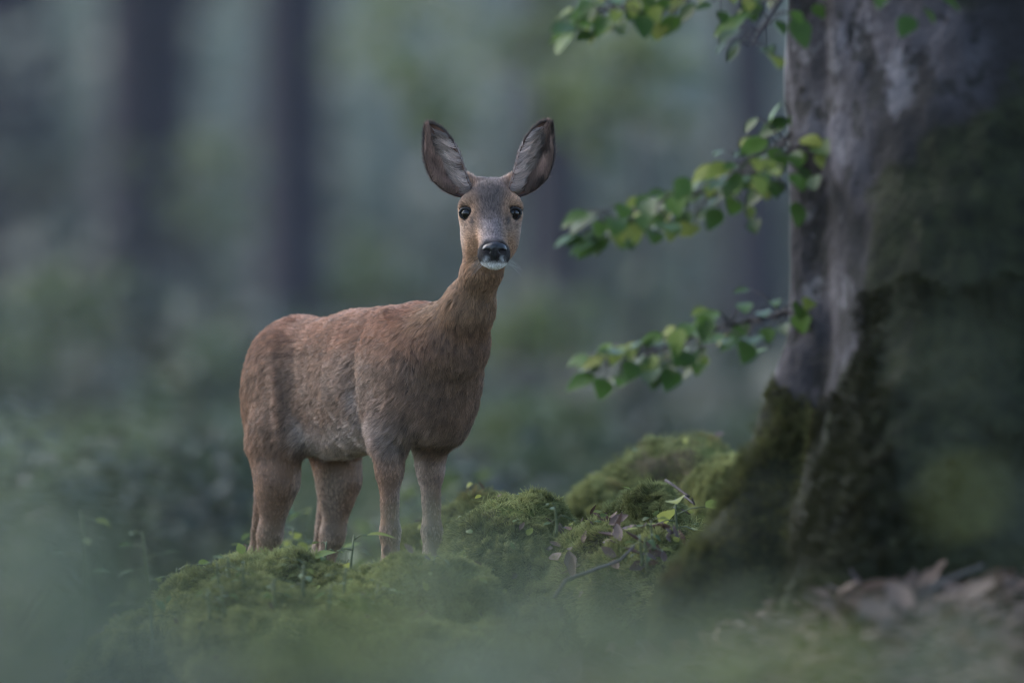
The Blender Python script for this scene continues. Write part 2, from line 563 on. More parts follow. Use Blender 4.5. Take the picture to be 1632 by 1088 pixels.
def stem_plant(name, label, cat, base, height, nleaf, leafkind, lsize, group, lean=(0, 0), spread=1.0, pairs=False):
    rt = empty(name, base)
    tag(rt, label, cat, group)
    base = np.asarray(base, float)
    top = base + np.array([lean[0], lean[1], height])
    pts = []
    for k in range(6):
        u = k / 5
        pts.append(base * (1 - u) + top * u + np.array([.04, .03, 0]) * height * math.sin(u * 3 + base[0] * 9))
    V, Fs = tube(pts, .0035, .0015)
    V, Fs = list(V), list(Fs)
    pts = np.array(pts)
    for k in range(nleaf):
        u = .35 + .65 * (k + .5) / nleaf
        p = np.array([np.interp(u, np.linspace(0, 1, 6), pts[:, j]) for j in range(3)])
        an = k * 2.4 + base[0] * 50 + random.uniform(-.4, .4)
        out = np.array([math.cos(an), math.sin(an), random.uniform(-.25, .45)])
        q = p + out * lsize * random.uniform(.2, 1.2) * spread
        V2, F2 = tube([p, (p + q) / 2 + [0, 0, .004], q], .0012, .0008, 4)
        Fs += [[i + len(V) for i in f] for f in F2]; V += V2
        leaf_obj('leaf', LM[leafkind], q, out + np.array([0, 0, random.uniform(-.3, .15)]), (random.uniform(-.4, .4), random.uniform(-.4, .4), 1), lsize / .055 * random.uniform(.8, 1.25), rt)
    mesh_obj('stem', V, Fs, M['stem'], rt)
    return rt

# ------------------------------------------------------------------ the old beech on the right
TX, TY = .826, -1.42
def beech():
    rt = empty("beech_tree", (TX, TY, .1))
    tag(rt, "massive old beech with mossy flared roots at the right edge", "tree")
    nt = 260
    zz = np.concatenate([np.linspace(-.05, 1.6, 190), np.linspace(1.65, 7, 60)])
    th = np.linspace(0, 2 * math.pi, nt, endpoint=False)
    TH, ZZ = np.meshgrid(th, zz, indexing='ij')
    deg = np.degrees(TH)
    R = .405 - .012 * ZZ - .018 * np.exp(-((ZZ - .62) / .16) ** 2) + 0 * TH
    z0 = np.maximum(ZZ - .2, 0)
    flare = np.zeros_like(R)
    for c, a, w, h in ((189, .21, 15, .22), (172, .03, 9, .2), (246, .34, 23, .42), (290, .30, 22, .3), (340, .25, 22, .3), (40, .3, 25, .3), (110, .3, 28, .3), (220, .04, 8, .15)):
        dd_ = (deg - c + 180) % 360 - 180
        flare = flare + a * np.exp(-(dd_ / w) ** 2) * np.exp(-(z0 / h) ** 1.5)
    # the pale rib that runs down the left side of the trunk
    rib = .018 * np.exp(-((deg - 196) / 6.0) ** 2) - .016 * np.exp(-((deg - 207) / 4.5) ** 2) * sst(1.4, .9, ZZ) - .012 * np.exp(-((deg - 186) / 5.0) ** 2)
    R = R + flare + rib
    P = np.stack([TX + R * np.cos(TH), TY + R * np.sin(TH), ZZ], -1).reshape(-1, 3)
    nrm = np.stack([np.cos(TH), np.sin(TH), 0 * TH], -1).reshape(-1, 3)
    mo = np.clip(flare.ravel() * 4.5, 0, .6) + .25 * sst(.75, .35, P[:, 2])
    dgr = deg.ravel()
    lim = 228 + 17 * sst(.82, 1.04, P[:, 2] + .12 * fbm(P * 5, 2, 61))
    painted_shade = sst(-8, 10, dgr - lim - 16 * fbm(P * 5.5, 3, 5)) * (dgr < 350)  # mask of the shade painted on the right flank, ragged edge
    mo = mo + (.62 - .22 * sst(.6, 1.0, P[:, 2])) * sst(-12, 12, dgr - lim - 15 * fbm(P * 5.5, 3, 5)) * (dgr < 350)
    mo = mo + .3 * sst(.5, .3, P[:, 2])
    mo = mo + .75 * np.exp(-((dgr - 189) / 13) ** 2) * sst(.66, .46, P[:, 2] + .06 * fbm(P * 7, 2, 15))
    mo = mo + .55 * np.exp(-((dgr - 213) / 12) ** 2) * sst(.60, .46, P[:, 2] + .05 * fbm(P * 8, 2, 66))
    mo = mo - .95 * np.exp(-((dgr - 208) / 5.5) ** 2) * sst(.53, .64, P[:, 2] + .07 * fbm(P * 9, 2, 16)) + .12 * sst(1.0, .9, P[:, 2]) * sst(190, 182, dgr)
    P = P + nrm * ((.012 * fbm(P * [7, 7, 3.5], 3, 2) + .006 * vnoise(P * 22, 7)) * 1)[:, None]
    P = P + nrm * (np.clip(mo, 0, 1) * (.004 + .009 * fbm(P * 26, 3, 9) + .012 * fbm(P * 9, 2, 19)))[:, None]
    nz = len(zz)
    ii = np.arange(nt * nz).reshape(nt, nz)
    i2 = np.roll(ii, -1, 0)
    F = np.stack([ii[:, :-1], i2[:, :-1], i2[:, 1:], ii[:, 1:]], -1).reshape(-1, 4)
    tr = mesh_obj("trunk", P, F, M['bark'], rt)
    a = tr.data.attributes.new('moss', 'FLOAT', 'POINT')
    a.data.foreach_set('value', np.clip(mo, 0, 1).astype(np.float32))
    a = tr.data.attributes.new('painted_shade', 'FLOAT', 'POINT')
    a.data.foreach_set('value', painted_shade.astype(np.float32))
    # moss fronds on the trunk foot
    mv = np.clip(mo, 0, 1)
    keep = (P[F].mean(1)[:, 2] < .8 + .35 * fbm(P[F].mean(1) * 5, 3, 62)) & (P[F].mean(1)[:, 2] > .15) & (mv[F].mean(1) + .35 * fbm(P[F].mean(1) * 12, 2, 40) > .5) & (P[F].mean(1)[:, 1] < TY + .25)
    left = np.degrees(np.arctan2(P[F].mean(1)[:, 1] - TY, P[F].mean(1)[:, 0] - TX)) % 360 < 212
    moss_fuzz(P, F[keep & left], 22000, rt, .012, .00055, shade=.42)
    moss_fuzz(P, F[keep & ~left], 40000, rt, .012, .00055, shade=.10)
    # three leafy branches
    def branch(path, nl, d, rl):
        P_ = [at(x, y, d + dz) for x, y, dz in path]
        n = len(P_)
        def pos(u):
            t = u * (n - 1); k = min(int(t), n - 2)
            return P_[k] * (1 - (t - k)) + P_[k + 1] * (t - k)
        V, Fs = tube([pos(u) for u in np.linspace(0, 1, 14)], .005, .0012)
        V, Fs = list(V), list(Fs)
        leaves = []
        for k in range(nl):
            u = .14 + .86 * (k + rl.random() * .8) / nl
            p = pos(min(u, 1))
            t = norm(pos(min(u + .03, 1)) - pos(max(u - .03, 0)))
            sd = (1 if k % 2 else -1)
            side = norm(np.cross(t, [0, 0, 1])) * sd
            off = side * rl.uniform(.0, .09) * (1 - .6 * u) + np.array([0, 0, rl.uniform(-.055, .045)]) * (1.15 - .7 * u) + t * rl.uniform(0, .03)
            q = p + off
            V2, F2 = tube([p, p + off * .5 + [0, 0, .006], q], .0016, .0008, 4)
            Fs += [[i + len(V) for i in f] for f in F2]; V += V2
            leaves.append((q, norm(t * .7 + side * .55 + np.array([0, rl.uniform(-.5, .3), rl.uniform(-.75, .1)])), (rl.uniform(-.5, .5), rl.uniform(-.9, .2), 1), rl.uniform(.5, 1.0)))
        b = mesh_obj('branch', V, Fs, M['twig'], rt)
        for q, dr, up, sz in leaves:
            leaf_obj('leaf', LM['young' if rl.random() < .22 else 'beech'], q, dr, up, sz, b)
    rl = random.Random(5)
    branch([(1285, 215, .38), (1245, 252, .3), (1150, 300, .15), (1065, 318, .1), (1000, 340, .0), (955, 358, -.05)], 84, 18.15, rl)
    branch([(1285, 180, .38), (1250, 225, .3), (1215, 262, .1), (1180, 272, .0)], 42, 18.2, rl)
    branch([(1295, 485, .34), (1245, 500, .3), (1150, 520, .15), (1080, 545, .1), (1020, 565, .05), (965, 580, 0)], 76, 18.2, rl)
    branch([(1285, -110, .38), (1235, -60, .3), (1120, -10, .1), (1040, 0, .1), (975, 14, 0), (930, 26, 0)], 84, 18.2, rl)
    branch([(1285, -60, .38), (1250, -10, .25), (1215, 40, .1), (1195, 75, 0)], 18, 18.2, rl)
    branch([(1420, -60, -.08), (1440, -25, -.3), (1452, 2, -.35)], 6, 18.4, rl)
    # crown above the picture, and the limbs that carry it
    cv, cf = [], []
    for k in range(9):
        an = k * .9 + .3
        e = np.array([TX + math.cos(an) * 1.9, TY + math.sin(an) * 1.9, 4.6 + (k % 3) * .9])
        s_ = np.array([TX, TY, 2.9 + (k % 4) * .7])
        V, Fs = tube([s_, (s_ + e) / 2 + [0, 0, .25], e], .09, .02, 7)
        cf += [[i + len(cv) for i in f] for f in Fs]; cv += V
    mesh_obj('limb', cv, cf, M['bark'], rt)
    V, F = leaf_cloud((TX + .2, TY, 5.0), (2.3, 2.3, 2.1), 7000, .075, np.random.default_rng(3), shell=.4)
    cr = mesh_obj('crown', V, F, M['beech'], rt)
    return rt

def leaf_cloud(c, r, n, size, rng, shell=.5, clumps=0, flat=.5):
    """n leaf-sized diamonds spread through an ellipsoid, in clumps"""
    c, r = np.asarray(c, float), np.asarray(r, float)
    if clumps:
        cc = norm(rng.normal(size=(clumps, 3))) * (rng.random((clumps, 1)) ** .45)
        k = rng.integers(0, clumps, n)
        u = cc[k] + rng.normal(size=(n, 3)) * (.35 / clumps ** .33)
    else:
        u = norm(rng.normal(size=(n, 3))) * (shell + (1 - shell) * rng.random((n, 1))) ** .6
    P = c + u * r
    x = norm(rng.normal(size=(n, 3)) * [1, 1, .5])
    up = norm(rng.normal(size=(n, 3)) * flat + [0, 0, 1])
    y = norm(np.cross(up, x)); z = np.cross(x, y)
    L = size * rng.uniform(.6, 1.2, (n, 1))
    V = np.stack([P, P + x * L * .5 + y * L * .3 - z * L * .05, P + x * L - z * L * .15, P + x * L * .5 - y * L * .3 - z * L * .05], 1).reshape(-1, 3)
    F = np.arange(4 * n).reshape(n, 4)
    return V, F

def moss_fuzz(V, F, n, parent, length, rad, shade=1.0, name='moss', cam_bias=True):
    def w(c, nr):
        toc = norm(np.array([0, -20, CZ]) - c)
        return (.12 + np.clip((nr * toc).sum(1) + .35, 0, 1)) * (.08 + sst(-.30, .05, fbm(c * 8, 3, 90)))
    P, Nn = tri_sample(V, F, n, w)
    g = vecnoise(P * 90, 3)
    d = norm(Nn + .55 * g + .35 * RNG.normal(size=P.shape) + [0, 0, .25])
    L = length * (.5 + RNG.random(n) * .8) * (1 + .5 * fbm(P * 30, 2, 4))
    t = np.linspace(0, 1, 3)[None, :, None]
    bend = norm(g + [0, 0, -.3])
    pts = P[:, None] + d[:, None] * L[:, None, None] * t + bend[:, None] * (L * .45)[:, None, None] * t ** 2
    v = np.clip(.5 + .6 * fbm(P * 18, 3, 6) + .15 * RNG.normal(size=n), 0, 1)[:, None]
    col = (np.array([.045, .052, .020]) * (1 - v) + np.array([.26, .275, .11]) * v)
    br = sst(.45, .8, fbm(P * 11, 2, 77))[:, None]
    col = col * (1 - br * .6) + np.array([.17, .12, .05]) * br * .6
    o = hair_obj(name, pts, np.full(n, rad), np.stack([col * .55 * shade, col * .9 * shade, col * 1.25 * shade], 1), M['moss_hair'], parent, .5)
    tag(o, None, None, None, 'stuff')
    return o

beech()

# ------------------------------------------------------------------ mossy mounds
def mound(name, label, prims, h, fuzz, group=None, noise=.021, cat="mossy mound"):
    lo = np.min([np.minimum(np.array(p[0]) - p[1], np.array(p[0]) - p[1]) for p in prims], 0) - .05
    hi = np.max([np.array(p[0]) + p[1] for p in prims], 0) + .05
    s = SDF(lo, hi, h)
    for c, r in prims:
        s.ell(c, r, k=.06)
    V, F = s.mesh(2)
    N_ = vert_normals(V, F)
    V = V + N_ * (noise * fbm(V * [9, 9, 14], 3, 21) * 1.9 + noise * .55 * fbm(V * 28, 2, 22) - noise * 1.2 * sst(.25, .6, fbm(V * 6, 2, 23)))[:, None]
    keep = V[F].mean(1)[:, 2] > -.12
    base = np.array([(lo[0] + hi[0]) / 2, (lo[1] + hi[1]) / 2, 0])
    rt = empty(name, base)
    tag(rt, label, cat, group)
    mesh_obj('body', V, F[keep], M['moss'], rt)
    up = N_[F].mean(1)[:, 2] > -.35
    if fuzz: moss_fuzz(V, F[keep & up], fuzz, rt, .011, .0005)
    rl = random.Random(len(label))
    P, Nr = tri_sample(V, F[keep & up], 26, lambda c, n_: np.clip(n_[:, 2] - .1, 0, 1) + .3 * np.clip(-n_[:, 1], 0, 1), np.random.default_rng(len(label)))
    for k in range(26):
        t = np.cross(Nr[k], [rl.gauss(0, 1), rl.gauss(0, 1), rl.gauss(0, 1)])
        dry = k % 3 == 0
        leaf_obj('dry_leaf' if dry else 'leaf', LM['dry' if dry else ('herb' if k % 3 == 1 else 'young')], P[k] + Nr[k] * (.010 if dry else .014), norm(t) + Nr[k] * rl.uniform(-.1, .7), Nr[k] + np.array([rl.gauss(0, .5), rl.gauss(0, .5), rl.gauss(0, .3)]), rl.uniform(.25, .48), rt)
    return V, F[keep], rt
def P3(px, py, d, drop=0):
    p = at(px, py, d); p[2] -= drop; return p
MG = "moss-covered mounds and roots around the deer"
mound("mossy_mound", "long low mossy mound across the front of the deer's hind legs",
      [(P3(450, 880, 19.62, .13), np.array([.125, .16, .13])), (P3(520, 905, 19.55, .14), np.array([.13, .16, .14])), (P3(215, 1030, 19.6, .1), np.array([.12, .13, .10])),
       (P3(350, 915, 19.6, .12), np.array([.12, .15, .11])), (P3(280, 975, 19.6, .1), np.array([.10, .13, .09]))], .011, 60000, MG)
mound("mossy_mound", "mossy hump right in front of the deer's forelegs",
      [(P3(640, 885, 19.5, .13), np.array([.105, .17, .13])), (P3(720, 900, 19.5, .13), np.array([.1, .15, .125])), (P3(560, 915, 19.4, .13), np.array([.1, .12, .12]))], .011, 50000, MG)
mound("mossy_mound", "low mossy pillow below and in front of the deer's hind legs",
      [(P3(430, 935, 19.1, .12), np.array([.15, .16, .12])), (P3(560, 955, 19.0, .12), np.array([.16, .15, .12])), (P3(700, 960, 19.0, .12), np.array([.15, .15, .12]))], .012, 40000, MG)
mound("mossy_mound", "smooth rounded mossy mound behind the deer's left foreleg",
      [(P3(775, 782, 20.9, .17), np.array([.125, .15, .17])), (P3(700, 835, 20.8, .14), np.array([.1, .14, .14]))], .011, 30000, MG)
mound("mossy_mound", "mossy hump with a thick curled rim right of the forelegs",
      [(P3(800, 810, 19.9, .035), np.array([.055, .06, .035])), (P3(745, 832, 19.9, .035), np.array([.045, .06, .035])), (P3(855, 808, 19.9, .03), np.array([.045, .06, .03])),
       (P3(800, 832, 19.85, .16), np.array([.11, .13, .155])), (P3(880, 868, 19.8, .15), np.array([.09, .14, .145]))], .009, 60000, MG)
mound("mossy_mound", "long mossy bank sloping down leftwards from the foot of the beech",
      [(P3(1110, 702, 21.6, .13), np.array([.10, .15, .13])), (P3(1035, 722, 21.6, .14), np.array([.11, .15, .14])), (P3(965, 768, 21.5, .13), np.array([.09, .14, .13])), (P3(1180, 730, 21.4, .16), np.array([.12, .16, .16]))], .012, 46000, MG, .013)
mound("mossy_mound", "small bright mossy hump between leaf litter and the beech roots",
      [(P3(1050, 780, 19.9, .07), np.array([.062, .09, .07])), (P3(1095, 806, 19.8, .07), np.array([.06, .09, .07])), (P3(985, 808, 20.0, .08), np.array([.07, .09, .08]))], .008, 30000, MG)
LITTER = mound("mossy_mound", "dark litter-strewn hump in the gap between two mossy humps",
      [(P3(965, 822, 19.75, .12), np.array([.10, .12, .12])), (P3(1040, 850, 19.6, .12), np.array([.10, .14, .12]))], .010, 14000, MG)

# dry leaves lying in the litter: parts of the hump or of the ground they cover
def litter_on(V, F, parent, n, seed_, cond):
    rl = random.Random(seed_)
    P, Nr = tri_sample(V, F, n * 4, None, np.random.default_rng(seed_))
    k = 0
    for p, nr in zip(P, Nr):
        if k >= n: break
        if nr[2] < .1 or not cond(p): continue
        t = np.cross(nr, [rl.gauss(0, 1), rl.gauss(0, 1), rl.gauss(0, 1)])
        leaf_obj('dry_leaf', LM['dry'], p + nr * .007, norm(t) + nr * rl.uniform(-.15, .45), nr + np.array([rl.gauss(0, .45), rl.gauss(0, .45), rl.gauss(0, .3)]), rl.uniform(.35, .8), parent)
        k += 1
litter_on(*LITTER, 110, 4, lambda p: p[1] < .1)
def floor_leaves():
    rl = random.Random(9)
    for k in range(230):
        x, y = rl.uniform(.05, 1.0), rl.uniform(-5.0, -1.2)
        if (x - TX) ** 2 + (y - TY) ** 2 < .25: continue
        leaf_obj('dry_leaf', LM['dry'], (x, y, gz_at(x, y) + .02 + rl.random() * .03), (rl.uniform(-1, 1), rl.uniform(-1, 1), rl.uniform(-.3, .5)), (rl.uniform(-.8, .8), rl.uniform(-.9, .4), 1), rl.uniform(.7, 1.35), ground)
floor_leaves()
def leaf_litter():
    rng = np.random.default_rng(12); n = 9000
    x = rng.uniform(-.1, 1.3, n); y = rng.uniform(-6, -.6, n)
    k = ((x - TX) ** 2 + (y - TY) ** 2 > .2) & (rng.random(n) < sst(-.1, .25, x)); x, y = x[k], y[k]; n = len(x)
    P = np.stack([x, y, ground_h(x, y) + .01 + .035 * rng.random(n)], 1)
    X = norm(rng.normal(size=(n, 3)) * [1, 1, .3]); up = norm(rng.normal(size=(n, 3)) * .5 + [0, 0, 1])
    Y = norm(np.cross(up, X)); Z = np.cross(X, Y); L = rng.uniform(.02, .05, (n, 1))
    V = np.stack([P, P + X * L * .5 + Y * L * .3 + Z * L * .1, P + X * L + Z * L * .1, P + X * L * .5 - Y * L * .3 + Z * L * .12], 1).reshape(-1, 3)
    o = mesh_obj("leaf_litter", V, np.arange(4 * n).reshape(n, 4), M['litter'])
    tag(o, "dark brown leaf litter in front of the old beech", None, None, "stuff")
leaf_litter()
def twig(a, b, r, label):
    a, b = np.array(a), np.array(b)
    rl = np.random.default_rng(int(abs(a[0]) * 1000))
    pts = [a + (b - a) * u + rl.normal(size=3) * .006 for u in np.linspace(0, 1, 7)]
    V, F = tube(pts, r, r * .5)
    v = np.array(V)
    o = mesh_obj("fallen_twig", v, F, M['twig'], None, origin=a)
    tag(o, label, "twig", "fallen twigs in the leaf litter")
twig(at(1068, 766, 19.7), at(1110, 806, 19.6), .0028, "short dark twig sticking up beside the bright mossy hump")
twig(at(880, 940, 18.9), at(1010, 880, 19.2), .0035, "pale bare twig rising rightwards below the leaf litter")
twig(at(1370, 985, 17.2), at(1560, 905, 17.6), .006, "grey fallen stick in the litter below the beech")

# seedlings around the mounds
SG = "small seedlings among the moss"
def seed(px, py, d, h, n, kind, size, label, lean=(0, 0)):
    p = at(px, py, d); p[2] -= h
    stem_plant("seedling", label, "seedling", p, h, n, kind, size, SG, lean)
seed(562, 852, 19.6, .10, 4, 'young', .045, "yellow-green seedling with round leaves just left of the right foreleg")
seed(520, 862, 19.75, .06, 3, 'herb', .03, "tiny seedling at the foot of the deer's left hind leg")
seed(285, 905, 19.6, .09, 7, 'herb', .03, "leafy herb at the left end of the mossy mound")
seed(320, 985, 19.4, .07, 4, 'young', .03, "small pale seedling below the left end of the mossy mound")
seed(690, 885, 19.4, .06, 6, 'herb', .024, "small herb growing just below the deer's left foreleg")
seed(1080, 795, 19.65, .08, 5, 'young', .05, "bright broad-leaved seedling against the dark beech root")
seed(600, 930, 19.0, .06, 6, 'herb', .026, "low herb in the middle of the front moss")
seed(235, 845, 18.7, .20, 7, 'herb', .04, "blurred arching sprig left of the deer's hind legs")
seed(130, 812, 18.6, .22, 5, 'herb', .035, "blurred sprig farthest left of the deer")
seed(450, 800, 21.2, .25, 9, 'herb', .04, "bushy seedling seen between the deer's hind legs")
seed(470, 840, 20.9, .16, 7, 'young', .035, "pale seedling behind the right hind leg")
for k in range(14):
    r_ = random.Random(k + 200)
    px_ = r_.choice([r_.uniform(330, 720), r_.uniform(880, 1100)])
    py_ = (885 if px_ < 720 else 800) + r_.uniform(0, 60)
    seed(px_, py_, 19.45 - .004 * (py_ - 800), .05, 4, 'herb', .024, "tiny herb sprouting from the moss")
for k in range(10):
    seed(random.Random(k).uniform(395, 560), random.Random(k + 50).uniform(800, 870), 21 + .12 * k, .22, 7, 'herb' if k % 3 else 'young', .035, "soft green seedling in the hollow behind the deer's legs")

# ------------------------------------------------------------------ background wood
BT = "blurred trunks far behind the deer"
def far_tree(px, hw, d, label, lean=0.0):
    x = (px - 816) / FPX * d; y = d - 20
    z = gz_at(x, y) - .1
    rt = empty("far_tree", (x, y, z))
    tag(rt, label, "tree", BT)
    R = hw / FPX * d
    rl = np.random.default_rng(int(px))
    H = 13
    zz = np.concatenate([np.linspace(0, 1, 6), np.linspace(1.5, H, 14)])
    th = np.linspace(0, 2 * math.pi, 18, endpoint=False)
    V = []
    for q in zz:
        r = R * (1 - .045 * q) * (1 + .5 * math.exp(-q / .25))
        cx = x + lean * q + .05 * math.sin(q * .8 + px)
        for t in th:
            rr = r * (1 + .08 * math.sin(3 * t + q * .6) + .05 * math.sin(5 * t - q))
            V.append((cx + rr * math.cos(t), y + rr * math.sin(t), z + q))
    n = len(th); F = []
    for a in range(len(zz) - 1):
        for j in range(n):
            F.append([a * n + j, a * n + (j + 1) % n, (a + 1) * n + (j + 1) % n, (a + 1) * n + j])
    mesh_obj('trunk', V, F, M['far_bark'], rt)
    lv, lf = [], []
    for k in range(5):
        an = k * 2.1 + px
        s_ = np.array([x + lean * 7, y, z + 6.5 + k]); e = s_ + np.array([math.cos(an) * 1.6, math.sin(an) * 1.6, 1.2])
        v, f = tube([s_, (s_ + e) / 2 + [0, 0, .2], e], .06, .02, 6)
        lf += [[i + len(lv) for i in ff] for ff in f]; lv += v
    mesh_obj('limb', lv, lf, M['far_bark'], rt)
    V, F = leaf_cloud((x + lean * 9, y, z + 9.8), (4.2, 4.2, 2.6), 2200, .34, rl, clumps=26)
    mesh_obj('crown', V, F, M['far_leaf'], rt)
for a in ((20, 84, 123, "broad dim trunk at the far left edge"),
          (225, 84, 99, "dark trunk left of the pale gap above the deer's back"),
          (90, 58, 150, "thin pale trunk between the two dark left trunks"),
          (474, 66, 92, "darkest broad trunk above the deer's rump"),
          (345, 20, 150, "faint slim trunk in the pale gap left of the darkest trunk"),
          (640, 22, 150, "faint slim trunk left of the deer's head"),
          (888, 55, 104, "dark trunk close right of the deer's ear and neck"),
          (1040, 40, 132, "dim trunk behind the middle leafy beech branch"),
          (300, 30, 135, "slim dark trunk touching the left side of the pale gap"),
          (1195, 48, 96, "dim trunk just left of the old beech")):
    far_tree(*a)

SGp = "blurred saplings behind the deer"
def sapling(px, py, d, r, n, label, mat='far_leaf', size=.09):
    c = at(px, py, d)
    g = gz_at(c[0], c[1])
    rt = empty("sapling", (c[0], c[1], g))
    tag(rt, label, "sapling", SGp)
    V, F = tube([np.array([c[0], c[1], g - .05]), np.array([c[0] + .05, c[1], (g + c[2]) / 2]), c], .022, .008, 6)
    mesh_obj('trunk', V, F, M['far_bark'], rt)
    V, F = leaf_cloud(c, (r, r, r * .6), n, size, np.random.default_rng(int(px * 3 + py)), clumps=9)
    mesh_obj('crown', V, F, M[mat], rt)
for a in ((880, 170, 42, .28, 240, "bright green sapling beside the deer's right-hand ear"),
          (1010, 120, 40, .25, 160, "pale sapling spray under the top beech branch"),
          (690, 170, 48, .35, 200, "faint sapling above and left of the deer's head"),
          (540, 440, 52, .35, 220, "dull green sapling above the deer's back"),
          (620, 60, 60, .5, 260, "pale leafy sapling top left of the deer's head"),
          (300, 300, 55, .4, 200, "dim sapling between the two dark trunks"),
          (60, 500, 45, .35, 240, "yellowish sapling at the left edge"),
          (130, 450, 50, .4, 200, "grey-green sapling near the left edge", 'dark_leaf'),
          (880, 680, 36, .22, 300, "bright green low sapling right of the deer's chest"),
          (1000, 500, 50, .35, 180, "dim sapling behind the lowest beech branch"),
          (820, 500, 45, .3, 240, "green sapling right of the deer's neck"),
          (440, 560, 40, .3, 160, "dark sapling just behind the deer's rump"),
          (190, 590, 60, .5, 420, "dense dark sapling low down left of the deer's rump", 'dark_leaf'),
          (330, 520, 66, .5, 380, "grey sapling between the darkest trunk and the deer's rump", 'dark_leaf'),
          (40, 330, 75, .7, 380, "dim high sapling at the left edge", 'dark_leaf'),
          (260, 420, 80, .6, 320, "dim sapling in front of the dark left trunk", 'dark_leaf'),
          (820, 30, 55, .35, 220, "light green sapling at the top centre")):
    sapling(*a)

BG = "low bushes on the forest floor behind the deer"
def low_bush(px, py, d, rx, rz, n, label, mat='far_leaf'):
    """a low leafy bush: top of the crown seen at (px, py)"""
    c = at(px, py, d); g = gz_at(c[0], c[1]) - .03
    rt = empty("low_bush", (c[0], c[1], g)); tag(rt, label, "bush", BG)
    c[2] -= rz
    rng = np.random.default_rng(int(px + py * 3))
    V, F = leaf_cloud(c, (rx, rx, max(rz, c[2] - g)), n, .055, rng, clumps=12)
    mesh_obj('crown', V, F, M[mat], rt)
    V, F = [], []
    for k in range(4):
        e = c + rng.normal(size=3) * [rx * .4, rx * .4, .02]
        v, f = tube([np.array([c[0], c[1], g]), (e + [c[0], c[1], g]) / 2 + [0, 0, .03], e], .008, .003, 5)
        F += [[i + len(V) for i in q] for q in f]; V += v
    mesh_obj('stem', V, F, M['twig'], rt)
for a in ((330, 660, 34, .35, .10, 500, "brightest low bush just left of the deer's rump"), (220, 690, 30, .30, .10, 420, "broad low bush left of the brightest one"),
          (70, 665, 36, .35, .12, 420, "low bush near the left edge of the floor"), (150, 740, 27, .25, .09, 360, "dark low bush in front of the left ones", 'dark_leaf'),
          (300, 750, 27, .26, .09, 360, "dark low bush behind the deer's hind legs", 'dark_leaf'), (360, 700, 30, .2, .10, 300, "small dark bush at the deer's rump", 'dark_leaf'),
          (860, 690, 33, .26, .12, 420, "fresh green bush seen right of the deer's chest"), (960, 640, 40, .35, .12, 320, "dim bush below the lowest beech branch", 'dark_leaf'),
          (1060, 660, 36, .3, .1, 320, "dull bush left of the beech root", 'dark_leaf'), (640, 780, 25, .16, .08, 220, "bush seen between the deer's forelegs"),
          (740, 740, 28, .22, .08, 260, "dark bush under the deer's chest", 'dark_leaf'), (10, 760, 26, .22, .1, 260, "dark bush at the far left edge", 'dark_leaf')):
    low_bush(*a)

# herb layer on the ground behind the deer, and the far-off wood on the slope
def scatter(name, n, dmin, dmax, half, size, lift, mat, label, seed_, dens=None):
    rng = np.random.default_rng(seed_)
    d = rng.uniform(dmin, dmax, n); x = rng.uniform(-1, 1, n) * half * d / dmax * 1.0
    y = d - 20
    if dens is not None:
        k = rng.random(n) < dens(x, d); x, y, d = x[k], y[k], d[k]; n = len(x)
    z = ground_h(x, y) + lift(rng, x, d)
    P = np.stack([x, y, z], 1)
    X = norm(rng.normal(size=(n, 3)) * [1, 1, .5]); up = norm(rng.normal(size=(n, 3)) * .6 + [0, -.3, 1])
    Y = norm(np.cross(up, X)); Z = np.cross(X, Y)
    L = size * rng.uniform(.5, 1.3, (n, 1))
    V = np.stack([P, P + X * L * .5 + Y * L * .32, P + X * L - Z * L * .12, P + X * L * .5 - Y * L * .32], 1).reshape(-1, 3)
    o = mesh_obj(name, V, np.arange(4 * n).reshape(n, 4), M[mat])
    tag(o, label, None, None, 'stuff')
scatter("ground_cover", 44000, 23, 52, 5.4, .05, lambda r, x, d: r.random(len(x)) ** 2 * (.03 + .07 * np.clip(vnoise(np.stack([x * 1.5, d * .5, d * 0], 1), 3), 0, 1)), 'herb_far',
        "green herb layer on the forest floor behind the deer", 4, lambda x, d: .55 + .45 * vnoise(np.stack([x * 1.2, d * .35, d * 0], 1), 5))
scatter("undergrowth", 30000, 56, 118, 16, .30, lambda r, x, d: r.random(len(x)) ** 1.6 * (.25 + .7 * np.clip(vnoise(np.stack([x * .5, d * .12, d * 0], 1), 13) + .2, 0, 1)), 'dark_leaf',
        "dark blurred undergrowth among the far trunks", 14, lambda x, d: .35 + .6 * vnoise(np.stack([x * .45, d * .1, d * 0], 1), 15))
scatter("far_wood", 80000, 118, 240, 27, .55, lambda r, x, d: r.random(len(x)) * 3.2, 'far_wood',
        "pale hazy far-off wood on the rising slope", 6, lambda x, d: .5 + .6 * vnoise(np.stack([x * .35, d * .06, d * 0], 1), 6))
# ------------------------------------------------------------------ the roe deer
TH_ = math.radians(58)
AF = np.array([math.cos(TH_), -math.sin(TH_), 0])        # forward
AL = np.array([math.sin(TH_), math.cos(TH_), 0])         # the deer's left
AZ = np.array([0, 0, 1.0])
X0, Y0 = -.161, .20
BR = np.stack([AF, AL, AZ])
def B(f, l, z):
    return np.array([X0, Y0, 0]) + AF * f + AL * l + AZ * z
HC = np.array([-.0363, 0, .836])
def Hd(x, d, z):
    return HC + np.array([x, -d, z])
HR = np.eye(3)

